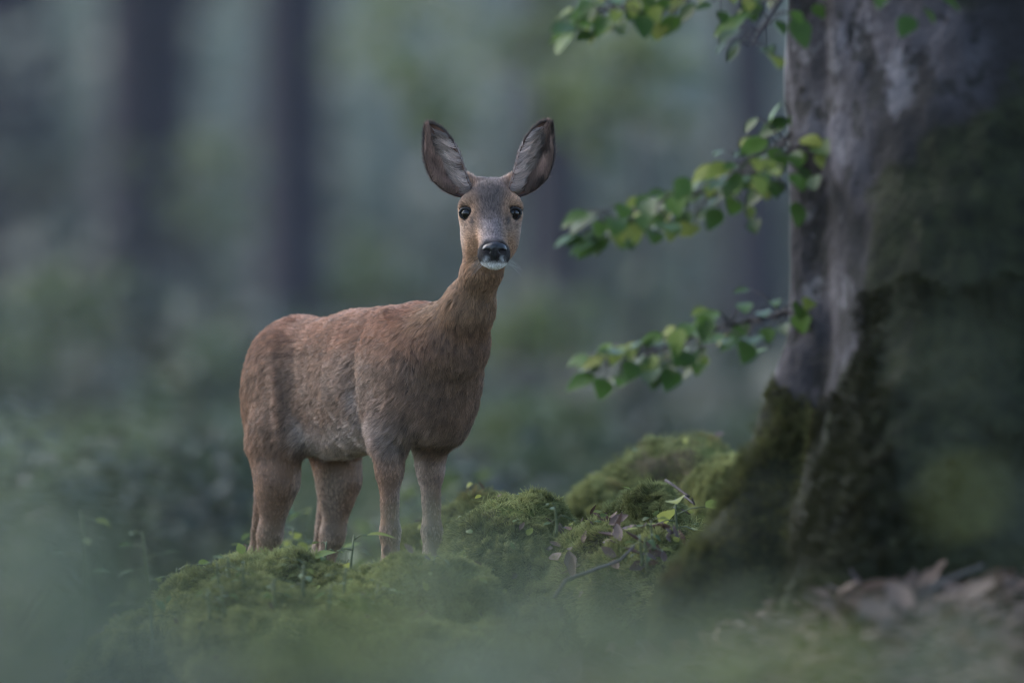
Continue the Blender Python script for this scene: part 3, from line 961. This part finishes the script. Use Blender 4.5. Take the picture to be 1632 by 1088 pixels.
def build_deer():
    root = empty("roe_deer", B(-.2, 0, 0))
    tag(root, "reddish-brown roe deer doe standing alert and facing the camera", "deer")
    s = SDF((-.60, -.24, -.03), (.11, .86, .93), .0042)
    E, Cn = s.ell, s.cone
    # trunk
    E(B(-.13, 0, .553), (.215, .080, .114), BR)
    E(B(-.275, 0, .535), (.17, .080, .108), BR, .035)
    E(B(-.385, 0, .56), (.10, .070, .088), BR, .04)
    Cn(B(-.385, 0, .607), B(-.2, 0, .615), .042, .042, .04)
    Cn(B(-.2, 0, .615), B(.005, 0, .642), .042, .045, .04)
    Cn(B(-.385, 0, .606), B(-.462, 0, .572), .042, .026, .04)          # croup to tail head
    # chest, shoulders
    E(B(.018, 0, .562), (.074, .064, .095), BR, .04)
    for sd in (-1, 1):
        E(B(.0, .055 * sd, .56), (.072, .030, .115), BR, .03)
        E(B(.016, .050 * sd, .505), (.042, .030, .040), BR, .025)
        E(B(-.372, .056 * sd, .52), (.088, .036, .115), BR, .035)         # thigh
        E(B(-.330, .058 * sd, .482), (.048, .028, .055), BR, .025)
    E(B(.042, 0, .515), (.042, .048, .045), BR, .03)                       # brisket
    # neck
    Cn(B(.045, 0, .585), B(.112, 0, .625), .076, .052, .045)
    Cn(B(.112, 0, .625), B(.164, 0, .680), .050, .038, .035)
    Cn(B(.166, 0, .678), B(.212, 0, .745), .036, .0270, .03)
    Cn(B(.212, 0, .745), B(.224, .004, .80), .0275, .030, .03)
    Cn(B(.224, .004, .80), Hd(.002, -.022, .01), .030, .035, .02)
    Cn(B(.078, 0, .615), B(.046, 0, .535), .054, .056, .05)
    # forelegs (right, left)
    for sd, f0 in ((-1, 0.002), (1, -.048)):
        Cn(B(.010, .052 * sd, .51), B(f0 + .002, .056 * sd, .42), .029, .0195, .025)
        Cn(B(f0 - .003, .055 * sd, .48), B(f0 + .0, .056 * sd, .40), .026, .0185, .02)
        Cn(B(f0, .056 * sd, .40), B(f0 + .004, .057 * sd, .30), .0185, .0150, .02)
        Cn(B(f0 + .004, .057 * sd, .30), B(f0 + .006, .056 * sd, .235), .0158, .0162, .015)
        E(B(f0 + .010, .056 * sd, .232), (.020, .018, .03), BR, .015)      # carpus
        Cn(B(f0 + .004, .056 * sd, .215), B(f0 + .002, .055 * sd, .085), .0145, .0125, .015)
        E(B(f0 + .004, .055 * sd, .078), (.019, .017, .02), BR, .012)
        Cn(B(f0 + .006, .055 * sd, .07), B(f0 + .03, .055 * sd, .03), .014, .015, .01)
        for q in (-1, 1):
            Cn(B(f0 + .028, .055 * sd + .009 * q, .03), B(f0 + .048, .055 * sd + .009 * q, .008), .012, .008, .006)
    # hind legs: thigh, gaskin with the Achilles tendon behind, hock, shank
    for sd, f0 in ((-1, 0.022), (1, .022)):
        Cn(B(f0 - .380, .060 * sd, .47), B(f0 - .374, .062 * sd, .385), .042, .030, .025)
        Cn(B(f0 - .405, .062 * sd, .44), B(f0 - .402, .062 * sd, .36), .035, .023, .03)
        Cn(B(f0 - .375, .062 * sd, .385), B(f0 - .402, .063 * sd, .29), .033, .0185, .025)
        Cn(B(f0 - .402, .063 * sd, .29), B(f0 - .43, .063 * sd, .235), .0185, .0155, .02)
        Cn(B(f0 - .422, .064 * sd, .36), B(f0 - .457, .064 * sd, .262), .016, .0075, .012)   # tendon
        Cn(B(f0 - .457, .064 * sd, .262), B(f0 - .460, .064 * sd, .232), .0075, .010, .01)
        E(B(f0 - .442, .063 * sd, .228), (.026, .016, .026), BR, .015)         # hock
        Cn(B(f0 - .445, .063 * sd, .215), B(f0 - .425, .062 * sd, .085), .0155, .0125, .015)
        E(B(f0 - .422, .062 * sd, .078), (.019, .017, .02), BR, .012)
        Cn(B(f0 - .42, .062 * sd, .07), B(f0 - .397, .062 * sd, .03), .014, .015, .01)
        for q in (-1, 1):
            Cn(B(f0 - .399, .062 * sd + .009 * q, .03), B(f0 - .379, .062 * sd + .009 * q, .008), .012, .008, .006)
    for sd in (-1, 1):
        E(B(-.245, .088 * sd, .55), (.030, .0075, .065), BR, .045, sub=True)      # flank hollow
        E(B(-.078, .090 * sd, .515), (.016, .014, .07), BR, .025, sub=True)       # behind the shoulder
        E(B(-.335, .060 * sd, .395), (.012, .012, .02), BR, .012, sub=True)
    # head
    E(Hd(0, -.008, .012), (.039, .052, .044), HR, .02)
    for sd in (-1, 1):
        E(Hd(.033 * sd, .012, .004), (.017, .026, .021), HR, .015)       # orbit
        E(Hd(.031 * sd, .014, .0185), (.015, .020, .0095), HR, .010)       # brow
        E(Hd(.022 * sd + .001, .005, -.034), (.025, .045, .040), HR, .025)
        Cn(Hd(.024 * sd, -.020, .034), Hd(.040 * sd, -.024, .050), .021, .014, .015)   # ear root
        E(Hd(.0125 * sd + .006, .088, -.071), (.0125, .024, .0145), HR, .012)    # upper lip
    Cn(Hd(0, .012, -.002), Hd(.006, .095, -.056), .034, .0185, .022)
    Cn(Hd(.001, .0, -.05), Hd(.008, .086, -.080), .028, .0105, .02)
    E(Hd(.0085, .092, -.0835), (.0120, .015, .0085), HR, .007)
    for sd in (-1, 1):
        E(Hd(.0390 * sd, .033, .0), (.0135, .0135, .0120), HR, .005, sub=True)
        Cn(Hd(.029 * sd, .040, -.008), Hd(.026 * sd, .046, -.016), .003, .002, .004)
    V, F = s.mesh(2)
    Nn = vert_normals(V, F)
    body = mesh_obj("body", V, F, M['skin'], root)
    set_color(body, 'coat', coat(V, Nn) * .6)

    # fur
    def w(c, nr):
        toc = norm(np.array([0, -20, CZ]) - c)
        vis = .2 + .8 * np.clip((nr * toc).sum(1) * 2 + .6, 0, 1)
        hd = sst(.74, .80, c[:, 2]) * 2.2
        return vis * (1 + hd)
    n = 270000
    P, Nr = tri_sample(V, F, n, w)
    h = P - HC
    bad = np.zeros(n, bool)
    for sd in (-1, 1):
        bad |= np.linalg.norm(h - np.array([.0385 * sd, -.0275, -.0005]), axis=1) < .0134
    bad |= (((h - np.array([.007, -.115, -.060])) / [.0195, .02, .0150]) ** 2).sum(1) < 1
    P, Nr = P[~bad], Nr[~bad]
    strands(P, Nr, root)
    ears(root)
    eyes(root)
    nose(root)
    return root

def local(P):
    q = P - np.array([X0, Y0, 0])
    return q @ AF, q @ AL, P[:, 2]

def headw(P):
    h = P - HC
    return sst(-.125, -.06, h[:, 2] - .55 * np.clip(-h[:, 1], -.06, .1) * 0 + .35 * (-h[:, 1])) * sst(.06, .03, h[:, 1])

def coat(P, Nr):
    """fur colour by region of the body"""
    f, l, z = local(P)
    def C(*c): return np.array(c)[None]
    def mixc(a, b, t): return a * (1 - t[:, None]) + b * t[:, None]
    nz = fbm(P * 14, 3, 31)
    al = np.abs(l)
    c = np.repeat(C(.205, .122, .079), len(P), 0)
    # back and rump redder, shoulder and flank greyer
    back = sst(.57, .66, z + .02 * nz)
    c = mixc(c, C(.225, .102, .056), back * .9)
    c = mixc(c, C(.27, .12, .062), sst(-.40, -.52, f) * sst(.40, .5, z) * .9)
    grey = np.exp(-((f + .03) / .10) ** 2) * np.exp(-((z - .56) / .08) ** 2) * (1 - back)
    c = mixc(c, C(.205, .145, .112), grey * .85)
    c = mixc(c, C(.225, .165, .13), np.exp(-((f + .18) / .13) ** 2) * np.exp(-((z - .52) / .07) ** 2) * .6)
    # belly, flank fold and elbow pits pale
    pale = sst(.505, .45, z + .03 * nz) * sst(-.305, -.265, f) * sst(-.0, -.06, f) * sst(.36, .39, z)
    c = mixc(c, C(.47, .385, .345), pale * .85)
    ch = np.exp(-((f - .03) / .06) ** 2) * np.exp(-((z - .475) / .035) ** 2)
    c = mixc(c, C(.36, .31, .29), ch * (.45 + .5 * np.clip(nz * 2, 0, 1)))
    c = mixc(c, C(.38, .31, .28), np.exp(-((f + .085) / .03) ** 2) * sst(.60, .52, z) * sst(.38, .45, z) * np.clip(.5 + nz * 1.5, 0, 1))
    # legs
    lg = sst(.43, .37, z)
    c = mixc(c, C(.205, .125, .082), lg * sst(-.12, -.0, f) * .8 + lg * sst(-.28, -.34, f) * .8)
    c = mixc(c, C(.34, .255, .195), sst(.36, .24, z) * .3 + lg * .35 * np.clip(-Nr @ AF, 0, 1) * sst(.36, .28, z))
    inner = np.clip(-np.sign(l) * (Nr @ AL), 0, 1)
    c = mixc(c, C(.38, .31, .26), lg * inner * .6)
    # neck
    nk = sst(.60, .68, z) * sst(.03, .11, f)
    c = mixc(c, C(.245, .148, .084), nk * .9)
    front = np.clip(Nr @ AF, 0, 1) * sst(.03, .1, f)
    c = mixc(c, C(.20, .135, .098), front * sst(.52, .58, z) * sst(.70, .62, z) * .55)
    # head
    h = P - HC
    x, d, hz = h[:, 0], -h[:, 1], h[:, 2]
    hw = headw(P)
    fc = np.repeat(C(.35, .205, .12), len(P), 0)
    xx = x - .05 * np.clip(-hz, 0, .1)
    mid = np.exp(-(np.abs(xx) / (.020 + .012 * sst(0, .05, hz))) ** 4)
    fc = mixc(fc, C(.12, .092, .082), mid * sst(-.035, .0, hz) * .95)
    fc = mixc(fc, C(.225, .19, .19), np.exp(-(xx / .018) ** 4) * sst(.0, -.02, hz) * sst(-.07, -.05, hz) * .9)
    fc = mixc(fc, C(.36, .25, .18), np.exp(-((np.abs(x) - .043) / .013) ** 2) * np.exp(-((hz - .026) / .012) ** 2) * .7)   # brows
    fc = mixc(fc, C(.20, .145, .115), np.exp(-((np.abs(x) - .033) / .014) ** 2) * np.exp(-((hz + .022) / .014) ** 2) * .6)
    fc = mixc(fc, C(.33, .26, .22), sst(.036, .05, np.abs(x)) * sst(.0, -.03, hz) * .5)
    for sd in (-1, 1):
        ed = np.linalg.norm(h - np.array([.0375 * sd, -.031, -.001]), axis=1)
        fc = mixc(fc, C(.05, .042, .042), sst(.0150, .0132, ed) * .9)
        td = np.sqrt(((np.abs(x) - .0275) / .0035) ** 2 + ((hz + .0135) / .0075) ** 2)
    fc = mixc(fc, C(.045, .038, .038), np.exp(-td ** 2) * (d > .01) * .9)
    dark = sst(.075, .092, d) * sst(0, -.006, hz + .043 + .85 * np.maximum(np.abs(x - .007) - .0125, 0)) * sst(-.088, -.082, hz)
    fc = mixc(fc, C(.028, .027, .03), dark * .96)
    white = sst(-.0785, -.082, hz) * sst(.055, .075, d)
    fc = mixc(fc, C(.92, .91, .93), white)
    sp = np.exp(-(((np.abs(x - .007) - .0135) / .0042) ** 2)) * np.exp(-((hz + .0755) / .0035) ** 2) * sst(.09, .1, d)
    fc = mixc(fc, C(.8, .8, .82), sp * .9)
    fc = mixc(fc, C(.20, .145, .115), sst(.05, .06, hz) * .5)
    c = mixc(c, fc, hw)
    return np.clip(c * (1.02 + .0 * hw)[:, None] * (1 + .22 * fbm(P * 40, 2, 33))[:, None], .01, 1)

def strands(P, Nr, root):
    n = len(P)
    f, l, z = local(P)
    h = P - HC
    hw = headw(P)[:, None]
    # flow of the coat
    flow = -AF[None] * np.ones((n, 1)) + np.array([0, 0, -.45])[None]
    lg = sst(.47, .40, z)[:, None]
    flow = flow * (1 - lg) + np.array([0, 0, -1.0]) * lg + (-AF * .15) * lg
    thigh = (sst(-.30, -.38, f) * (1 - lg[:, 0]))[:, None]
    flow = flow * (1 - .55 * thigh) + np.array([0, 0, -1.0]) * .55 * thigh
    nk = (sst(.0, .09, f) * sst(.5, .58, z))[:, None]
    flow = flow * (1 - nk) + (np.array([0, 0, -1.0]) - AF * .45) * nk
    away = norm(h - np.array([.006, -.12, -.045]))
    flow = flow * (1 - hw) + away * hw
    flow = norm(flow)
    g = vecnoise(P * 30, 51) * .26 + vecnoise(P * 95, 55) * .32
    gs = (1 - .55 * hw)
    flow = flow + g * gs + .16 * RNG.normal(size=P.shape)
    tang = norm(flow - Nr * (flow * Nr).sum(1, keepdims=True))
    # length by region
    L = np.full(n, .020)
    L = L + .010 * sst(.47, .42, z) * sst(-.36, -.31, f) * sst(.02, -.06, f) + .012 * np.exp(-((z - .46) / .04) ** 2) * sst(-.05, .0, f)
    leg = sst(.475, .40, z) * np.where((f > -.08) | (f < -.30), 1, 0)
    L = L * (1 - leg) + .0085 * leg
    neck = sst(.64, .72, z)
    L = L * (1 - neck * .4)
    hl = .0060 + .007 * sst(-.05, .05, h[:, 2]) + .004 * sst(.03, -.02, -h[:, 1])
    L = L * (1 - hw[:, 0]) + hl * hw[:, 0]
    L = L * RNG.uniform(.65, 1.25, n)
    lift = (.21 + .10 * vnoise(P * 60, 61) + .08 * np.abs(RNG.normal(size=n)))
    lift = lift * (1 - .5 * leg)
    K = 4
    pts = np.zeros((n, K, 3)); pts[:, 0] = P - Nr * .0008
    p = pts[:, 0]
    for k in range(1, K):
        u = (k - 1) / (K - 2)
        dv = norm(tang + Nr * (lift * (1.5 - 1.3 * u))[:, None])
        p = p + dv * (L / (K - 1))[:, None]
        pts[:, k] = p
    # strands gather into tufts
    from mathutils import kdtree
    ci = RNG.choice(n, n // 8, replace=False)
    kd = kdtree.KDTree(len(ci))
    for j, q in enumerate(P[ci]): kd.insert(q, j)
    kd.balance()
    near = np.array([kd.find(q)[1] for q in P])
    g0 = pts[ci][near]
    wt = np.linspace(0, 1, K)[None, :, None] ** 1.2 * (.42 - .1 * hw)[:, None, :]
    pts[:] = pts + (g0 - pts) * wt
    cv = RNG.normal(size=len(ci))[near]
    c = coat(P, Nr)
    v = 1 + .23 * cv + .22 * vnoise(P * 75, 71) + .16 * RNG.normal(size=n)
    v = np.clip(v + hw[:, 0] * .26 * RNG.normal(size=n), .35, 1.9)[:, None]
    v = np.where(c.min(1, keepdims=True) > .5, .85 + .15 * v, v)
    c = c * v
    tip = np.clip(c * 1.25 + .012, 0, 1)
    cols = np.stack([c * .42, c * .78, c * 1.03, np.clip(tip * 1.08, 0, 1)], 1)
    rad = np.where(hw[:, 0] > .5, .00026, .00034)
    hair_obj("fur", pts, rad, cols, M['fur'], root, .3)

def ears(root):
    for sd, tip in ((-1, (-.1037, .022, .1516)), (1, (.0955, .020, .1550))):
        Bs = Hd(.0385 * sd, .004, .034)
        T = Hd(*tip)
        A = T - Bs; Ln = np.linalg.norm(A); a = A / Ln
        N = np.array([sd * .22, -1, 0.05]); N = norm(N - a * (N @ a))
        W = np.cross(N, a) * 1.0
        if W[0] * sd < 0: W = -W                         # W points to the outer side
        nu, nv = 26, 17
        us = 1 - (1 - np.linspace(0, 1, nu)) ** 1.5; vv = np.linspace(-1, 1, nv)
        hw_ = np.interp(us, [0, .08, .2, .35, .5, .65, .8, .9, .96, 1], [.010, .0165, .0230, .0290, .0305, .0275, .0208, .0138, .0084, .0004])
        off = np.interp(us, [0, .15, .35, .6, .85, 1], [.002, .010, .012, .007, .001, .0])
        cup = np.interp(us, [0, .2, .5, .8, 1], [.012, .022, .018, .009, .001])
        def surf(u, v):
            h_ = np.interp(u, us, hw_); o = np.interp(u, us, off); c = np.interp(u, us, cup)
            return Bs + a * (u * Ln)[:, None] + W * (o + h_ * v)[:, None] - N * (c * (1 - v * v) - .006 * u)[:, None]
        U, Vv = np.meshgrid(us, vv, indexing='ij')
        G = surf(U.ravel(), Vv.ravel())
        ii = np.arange(nu * nv).reshape(nu, nv)
        F = np.stack([ii[:-1, :-1], ii[1:, :-1], ii[1:, 1:], ii[:-1, 1:]], -1).reshape(-1, 4)
        nn = vert_normals(G, F)
        if (nn[len(nn) // 2] @ N) < 0: F = F[:, ::-1]; nn = -nn
        th_ = .0022
        G2 = G - nn * th_
        nb = len(G)
        edge = list(ii[0, :]) + list(ii[1:, -1]) + list(ii[-1, -2::-1]) + list(ii[-2:0:-1, 0])
        Fr = [[edge[k], edge[(k + 1) % len(edge)], edge[(k + 1) % len(edge)] + nb, edge[k] + nb] for k in range(len(edge))]
        allV = np.concatenate([G, G2]); allF = F.tolist() + (F[:, ::-1] + nb).tolist() + Fr
        eo = mesh_obj("ear", allV, allF, M['skin'], root)
        cin = np.repeat(np.array([[.19, .105, .080]]), nb, 0)
        rim = sst(.80, 1.0, Vv.ravel()) + sst(.86, 1, U.ravel()) + .6 * sst(.85, 1., -Vv.ravel()) * sst(.45, .6, U.ravel())
        cin = cin * (1 - .75 * np.clip(rim, 0, 1))[:, None]
        set_color(eo, 'coat', np.concatenate([cin, np.repeat(np.array([[.12, .085, .07]]), nb, 0)]))
        # short fur on the back of the ear and round the rim
        P, Nr = tri_sample(G2, F[:, ::-1], 5000)
        t = norm(a + .35 * RNG.normal(size=P.shape)); t = norm(t - Nr * (t * Nr).sum(1, keepdims=True))
        L = .009 * RNG.uniform(.6, 1.2, len(P))
        pts = np.stack([P + (t * q + Nr * (.35 * q - .15 * q * q)) * L[:, None] for q in np.linspace(0, 1, 4)], 1)
        c = np.array([.17, .12, .10]) * RNG.uniform(.6, 1.4, (len(P), 1))
        hp, hcol, hr = [pts], [np.repeat(c[:, None], 4, 1)], [np.full(len(P), .0002)]
        # rim: dark edge hairs
        nr_ = 1800
        u = RNG.random(nr_) ** .8; v = np.where(RNG.random(nr_) < .5, -1, 1) * RNG.uniform(.90, 1, nr_)
        P = surf(u, v); out = norm(W * np.sign(v)[:, None] * .5 + a * (.55 + .4 * u[:, None]) + N * .1 + .2 * RNG.normal(size=(nr_, 3)))
        L = RNG.uniform(.003, .0085, nr_)
        hp.append(np.stack([P + out * (L * q)[:, None] for q in np.linspace(0, 1, 4)], 1))
        c = np.where((v * 1 < 0)[:, None] & (u < .62)[:, None], np.array([[.42, .37, .36]]), np.array([[.075, .06, .06]])) * RNG.uniform(.6, 1.4, (nr_, 1))
        hcol.append(np.repeat(c[:, None], 4, 1)); hr.append(np.full(nr_, .0002))
        # long pale hair from the inner edge sweeping over the bowl
        n3, ng = 3600, 240
        gid = RNG.integers(0, ng, n3)
        gu, gv = RNG.random(ng) ** 1.1 * .82 + .03, -1 + RNG.random(ng) ** 1.2 * 1.0
        u = np.clip(gu[gid] + .018 * RNG.normal(size=n3), .01, .95); v = np.clip(gv[gid] + .05 * RNG.normal(size=n3), -1, .6)
        P = surf(u, v) + N * .001
        sw = (.8 * vnoise(np.stack([gu * 6, gv * 3, gu * 0 + sd], 1), 81) + .35 * RNG.normal(size=ng))[gid]
        d0 = norm(W * (.85 - .2 * v)[:, None] + a * (.45 + .7 * sw - .25 * (v + 1))[:, None] + N * (.40 - .1 * v)[:, None] + .07 * RNG.normal(size=(n3, 3)))
        d1 = norm(W * .30 + a * (1.1 + .6 * sw)[:, None] - N * .1 + .05 * RNG.normal(size=(n3, 3)))
        L = (RNG.uniform(.013, .024, ng) * (1.15 - .5 * gu))[gid] * RNG.uniform(.8, 1.15, n3)
        tt = np.linspace(0, 1, 5)
        q5 = np.stack([P + (d0 * t_ + (d1 - d0) * t_ * t_ * .5) * L[:, None] for t_ in tt], 1)
        cl = np.clip(1 + .38 * RNG.normal(size=ng), .4, 1.7)[gid][:, None]
        c = (np.array([[.58, .455, .405]]) * (1 - .68 * sst(-.5, -.02, v))[:, None] * (1 - .45 * sst(.5, .85, u))[:, None]) * cl * RNG.uniform(.75, 1.2, (n3, 1))
        # outer edge hair, sweeping inwards and up
        n4 = 2800
        u4 = RNG.random(n4) * .90 + .06; v4 = 1 - RNG.random(n4) ** 1.3 * .8
        P4 = surf(u4, v4) + N * .001
        s4 = vnoise(np.stack([u4 * 8, v4 * 3, u4 * 0 + 7 + sd], 1), 85)
        e0 = norm(-W * (.55 + .3 * s4)[:, None] + a * (.7 - .8 * s4)[:, None] + N * .3 + .14 * RNG.normal(size=(n4, 3)))
        e1 = norm(-W * .2 + a * 1.1 - N * .1 + .1 * RNG.normal(size=(n4, 3)))
        L4 = RNG.uniform(.008, .017, n4)
        q6 = np.stack([P4 + (e0 * t_ + (e1 - e0) * t_ * t_ * .5) * L4[:, None] for t_ in tt], 1)
        c4 = np.array([[.30, .195, .158]]) * (1 + 1.0 * s4)[:, None] * RNG.uniform(.6, 1.3, (n4, 1)) * (1 - .45 * sst(.75, 1, v4))[:, None]
        q_ = np.concatenate([q5, q6]); cc = np.concatenate([c, c4])
        hair_obj("ear_fur", np.concatenate(hp), np.concatenate(hr), np.concatenate(hcol), M['fur'], eo, .3)
        hair_obj("ear_hair", q_, np.full(len(q_), .00030), np.clip(np.stack([cc * .7, cc * .9, cc, cc * 1.05, cc * 1.1], 1), 0, 1), M['fur'], eo, .3)

def uv_ball(c, r, R=np.eye(3), nu=24, nv=14):
    V, F = [], []
    for k in range(nv + 1):
        p = math.pi * k / nv
        for j in range(nu):
            t = 2 * math.pi * j / nu
            V.append(np.array(c) + (np.array([math.sin(p) * math.cos(t), math.sin(p) * math.sin(t), math.cos(p)]) * r) @ R)
    for k in range(nv):
        for j in range(nu):
            F.append([k * nu + j, (k + 1) * nu + j, (k + 1) * nu + (j + 1) % nu, k * nu + (j + 1) % nu])
    return np.array(V), F

def eyes(root):
    for sd in (-1, 1):
        c = Hd(.0378 * sd, .0255, .0)
        V, F = uv_ball(c, np.array([.0121, .0121, .0113]))
        eo = mesh_obj("eye", V, F, M['eye'], root)
        ax = norm(np.array([sd * .42, -1, .05]))          # where the eye looks
        u = norm(np.cross(ax, [0, 0, 1])); w_ = np.cross(u, ax)
        ring = []
        for k in range(29):
            t = 2 * math.pi * k / 28
            rr = .0106
            ring.append(c + u * math.cos(t) * rr * 1.06 + w_ * math.sin(t) * rr * .82 + ax * (.0068 + .0022 * math.sin(t)))
        V, F = tube(ring, .0025, .0025, 8)
        mesh_obj("eyelid", V, F, M['lid'], eo)
        # lashes
        nl = 60
        t = RNG.uniform(.15 * math.pi, .95 * math.pi, nl)
        P = c + (u * np.cos(t)[:, None] * .0118 + w_ * np.sin(t)[:, None] * .0105) + ax * .0090
        d = norm(ax * .8 + u * (np.cos(t) * .9)[:, None] + w_ * .55 + .15 * RNG.normal(size=(nl, 3)))
        L = RNG.uniform(.004, .008, nl)
        pts = np.stack([P + d * (L * q)[:, None] - w_ * (.0015 * q * (1 - q)) for q in np.linspace(0, 1, 4)], 1)
        hair_obj("eyelashes", pts, np.full(nl, .0002), np.full((nl, 3), .012), M['fur'], eo, .2)

def nose(root):
    s = SDF(Hd(-.03, .15, -.095), Hd(.045, .08, -.03), .0011)
    c = np.array([.007, 0, 0])
    s.ell(Hd(.007, .109, -.0575), (.0150, .0120, .0100), HR, .006)
    s.ell(Hd(.0075, .108, -.0675), (.0105, .0110, .0115), HR, .008)
    for sd in (-1, 1):
        s.ell(Hd(.007 + .0135 * sd, .105, -.0605), (.0072, .0115, .0080), HR, .006)
        s.ell(Hd(.007 + .0122 * sd, .1165, -.0635), (.0050, .008, .0028), HR, .003, sub=True)
        s.ell(Hd(.007 + .0165 * sd, .112, -.0660), (.0022, .008, .0040), HR, .002, sub=True)
    s.ell(Hd(.0072, .1225, -.070), (.0010, .004, .010), HR, .003, sub=True)
    V, F = s.mesh(1)
    mesh_obj("nose", V, F, M['nose'], root)
    # whiskers
    nl = 34
    sd = np.where(np.arange(nl) % 2, 1, -1)
    P = np.stack([HC[0] + .007 + sd * RNG.uniform(.014, .024, nl), HC[1] - RNG.uniform(.08, .10, nl), HC[2] - RNG.uniform(.066, .088, nl)], 1)
    d = norm(np.stack([sd * 1.0, RNG.uniform(-.5, .3, nl), RNG.uniform(-.9, .0, nl)], 1))
    L = RNG.uniform(.014, .034, nl)
    pts = np.stack([P + d * (L * q)[:, None] + np.array([0, 0, -.006]) * q * q for q in np.linspace(0, 1, 4)], 1)
    hair_obj("whiskers", pts, np.full(nl, .00012), np.full((nl, 3), .35), M['fur'], root, .2)

build_deer()
# ------------------------------------------------------------------ foreground plants, close to the lens
FG = "out-of-focus plants close to the camera"
def fore(px, py, d, n, kind, label, size=.075, spread=1.0):
    top = at(px, py, d)
    g = gz_at(top[0], top[1]) - .02
    stem_plant("foreground_plant", label, "plant", (top[0], top[1], g), top[2] - g, n, kind, size, FG, (0, 0), spread)
for k, (px, py, d, n, kind, sz, lab) in enumerate((
        (-110, 645, 6.0, 40, 'fore', .085, "tall blurred plant reaching highest at the left edge"),
        (-50, 775, 6.6, 40, 'fore', .085, "blurred plant rising second from the left edge"),
        (-60, 800, 5.6, 30, 'fore', .085, "blurred leaves cut off by the lower left edge"),
        (40, 905, 7.4, 32, 'fore', .08, "grey-green blurred plant below the left end of the mossy mound"),
        (60, 990, 5.2, 30, 'dark', .08, "dark blurred plant in the lower left corner"),
        (390, 1010, 8.6, 24, 'fore', .08, "blurred plant under the deer's hind legs"),
        (470, 965, 9.2, 46, 'young', .075, "yellow-green blurred plant under the deer's forelegs"),
        (610, 985, 9.0, 40, 'young', .08, "blurred plant right of the yellow-green one"),
        (790, 835, 10.0, 14, 'fore', .07, "pale blurred sprig in front of the curled mossy hump"),
        (835, 890, 8.8, 34, 'fore', .08, "blue-grey blurred plant in front of the mossy humps"),
        (985, 985, 8.6, 22, 'fore', .08, "blurred plant below the brown leaf litter"),
        (1110, 1000, 8.4, 22, 'fore', .08, "blurred plant below the beech's left root"),
        (1270, 985, 8.4, 34, 'young', .075, "yellowish blurred plant below the front beech root"),
        (1420, 1050, 7.4, 22, 'dark', .08, "blurred plant under the fallen stick"),
        (1560, 1010, 8.0, 26, 'fore', .08, "blurred plant near the lower right corner"),
        (300, 1050, 6.0, 26, 'dark', .08, "low dark blurred plant at the bottom left of centre"),
        (620, 1075, 6.0, 22, 'fore', .08, "low blurred plant at the bottom centre"),
        (940, 1060, 6.0, 24, 'dark', .08, "low blurred plant at the bottom right of centre"),
        (1200, 1070, 6.0, 22, 'young', .08, "low blurred plant under the yellowish one on the right"),
        (330, 985, 6.2, 34, 'fore', .09, "broad blurred plant under the left half of the mossy mound"),
        (540, 1000, 6.4, 36, 'young', .09, "broad yellow-green blurred plant at the bottom, under the deer"),
        (740, 985, 6.2, 34, 'fore', .09, "broad blurred plant at the bottom just left of centre"),
        (1060, 1005, 6.2, 34, 'fore', .09, "broad blurred plant at the bottom just right of centre"),
        (180, 1000, 6.0, 34, 'fore', .09, "broad blurred plant at the bottom left"),
        (1570, 470, 9.0, 4, 'fore', .06, "tall stem with blurred leaves across the beech trunk"),
        (1640, 690, 9.0, 4, 'young', .06, "blurred sprig across the beech root at the right edge"))):
    fore(px, py, d, int(n * 1.3), kind, lab, sz * .70, .75)
#END
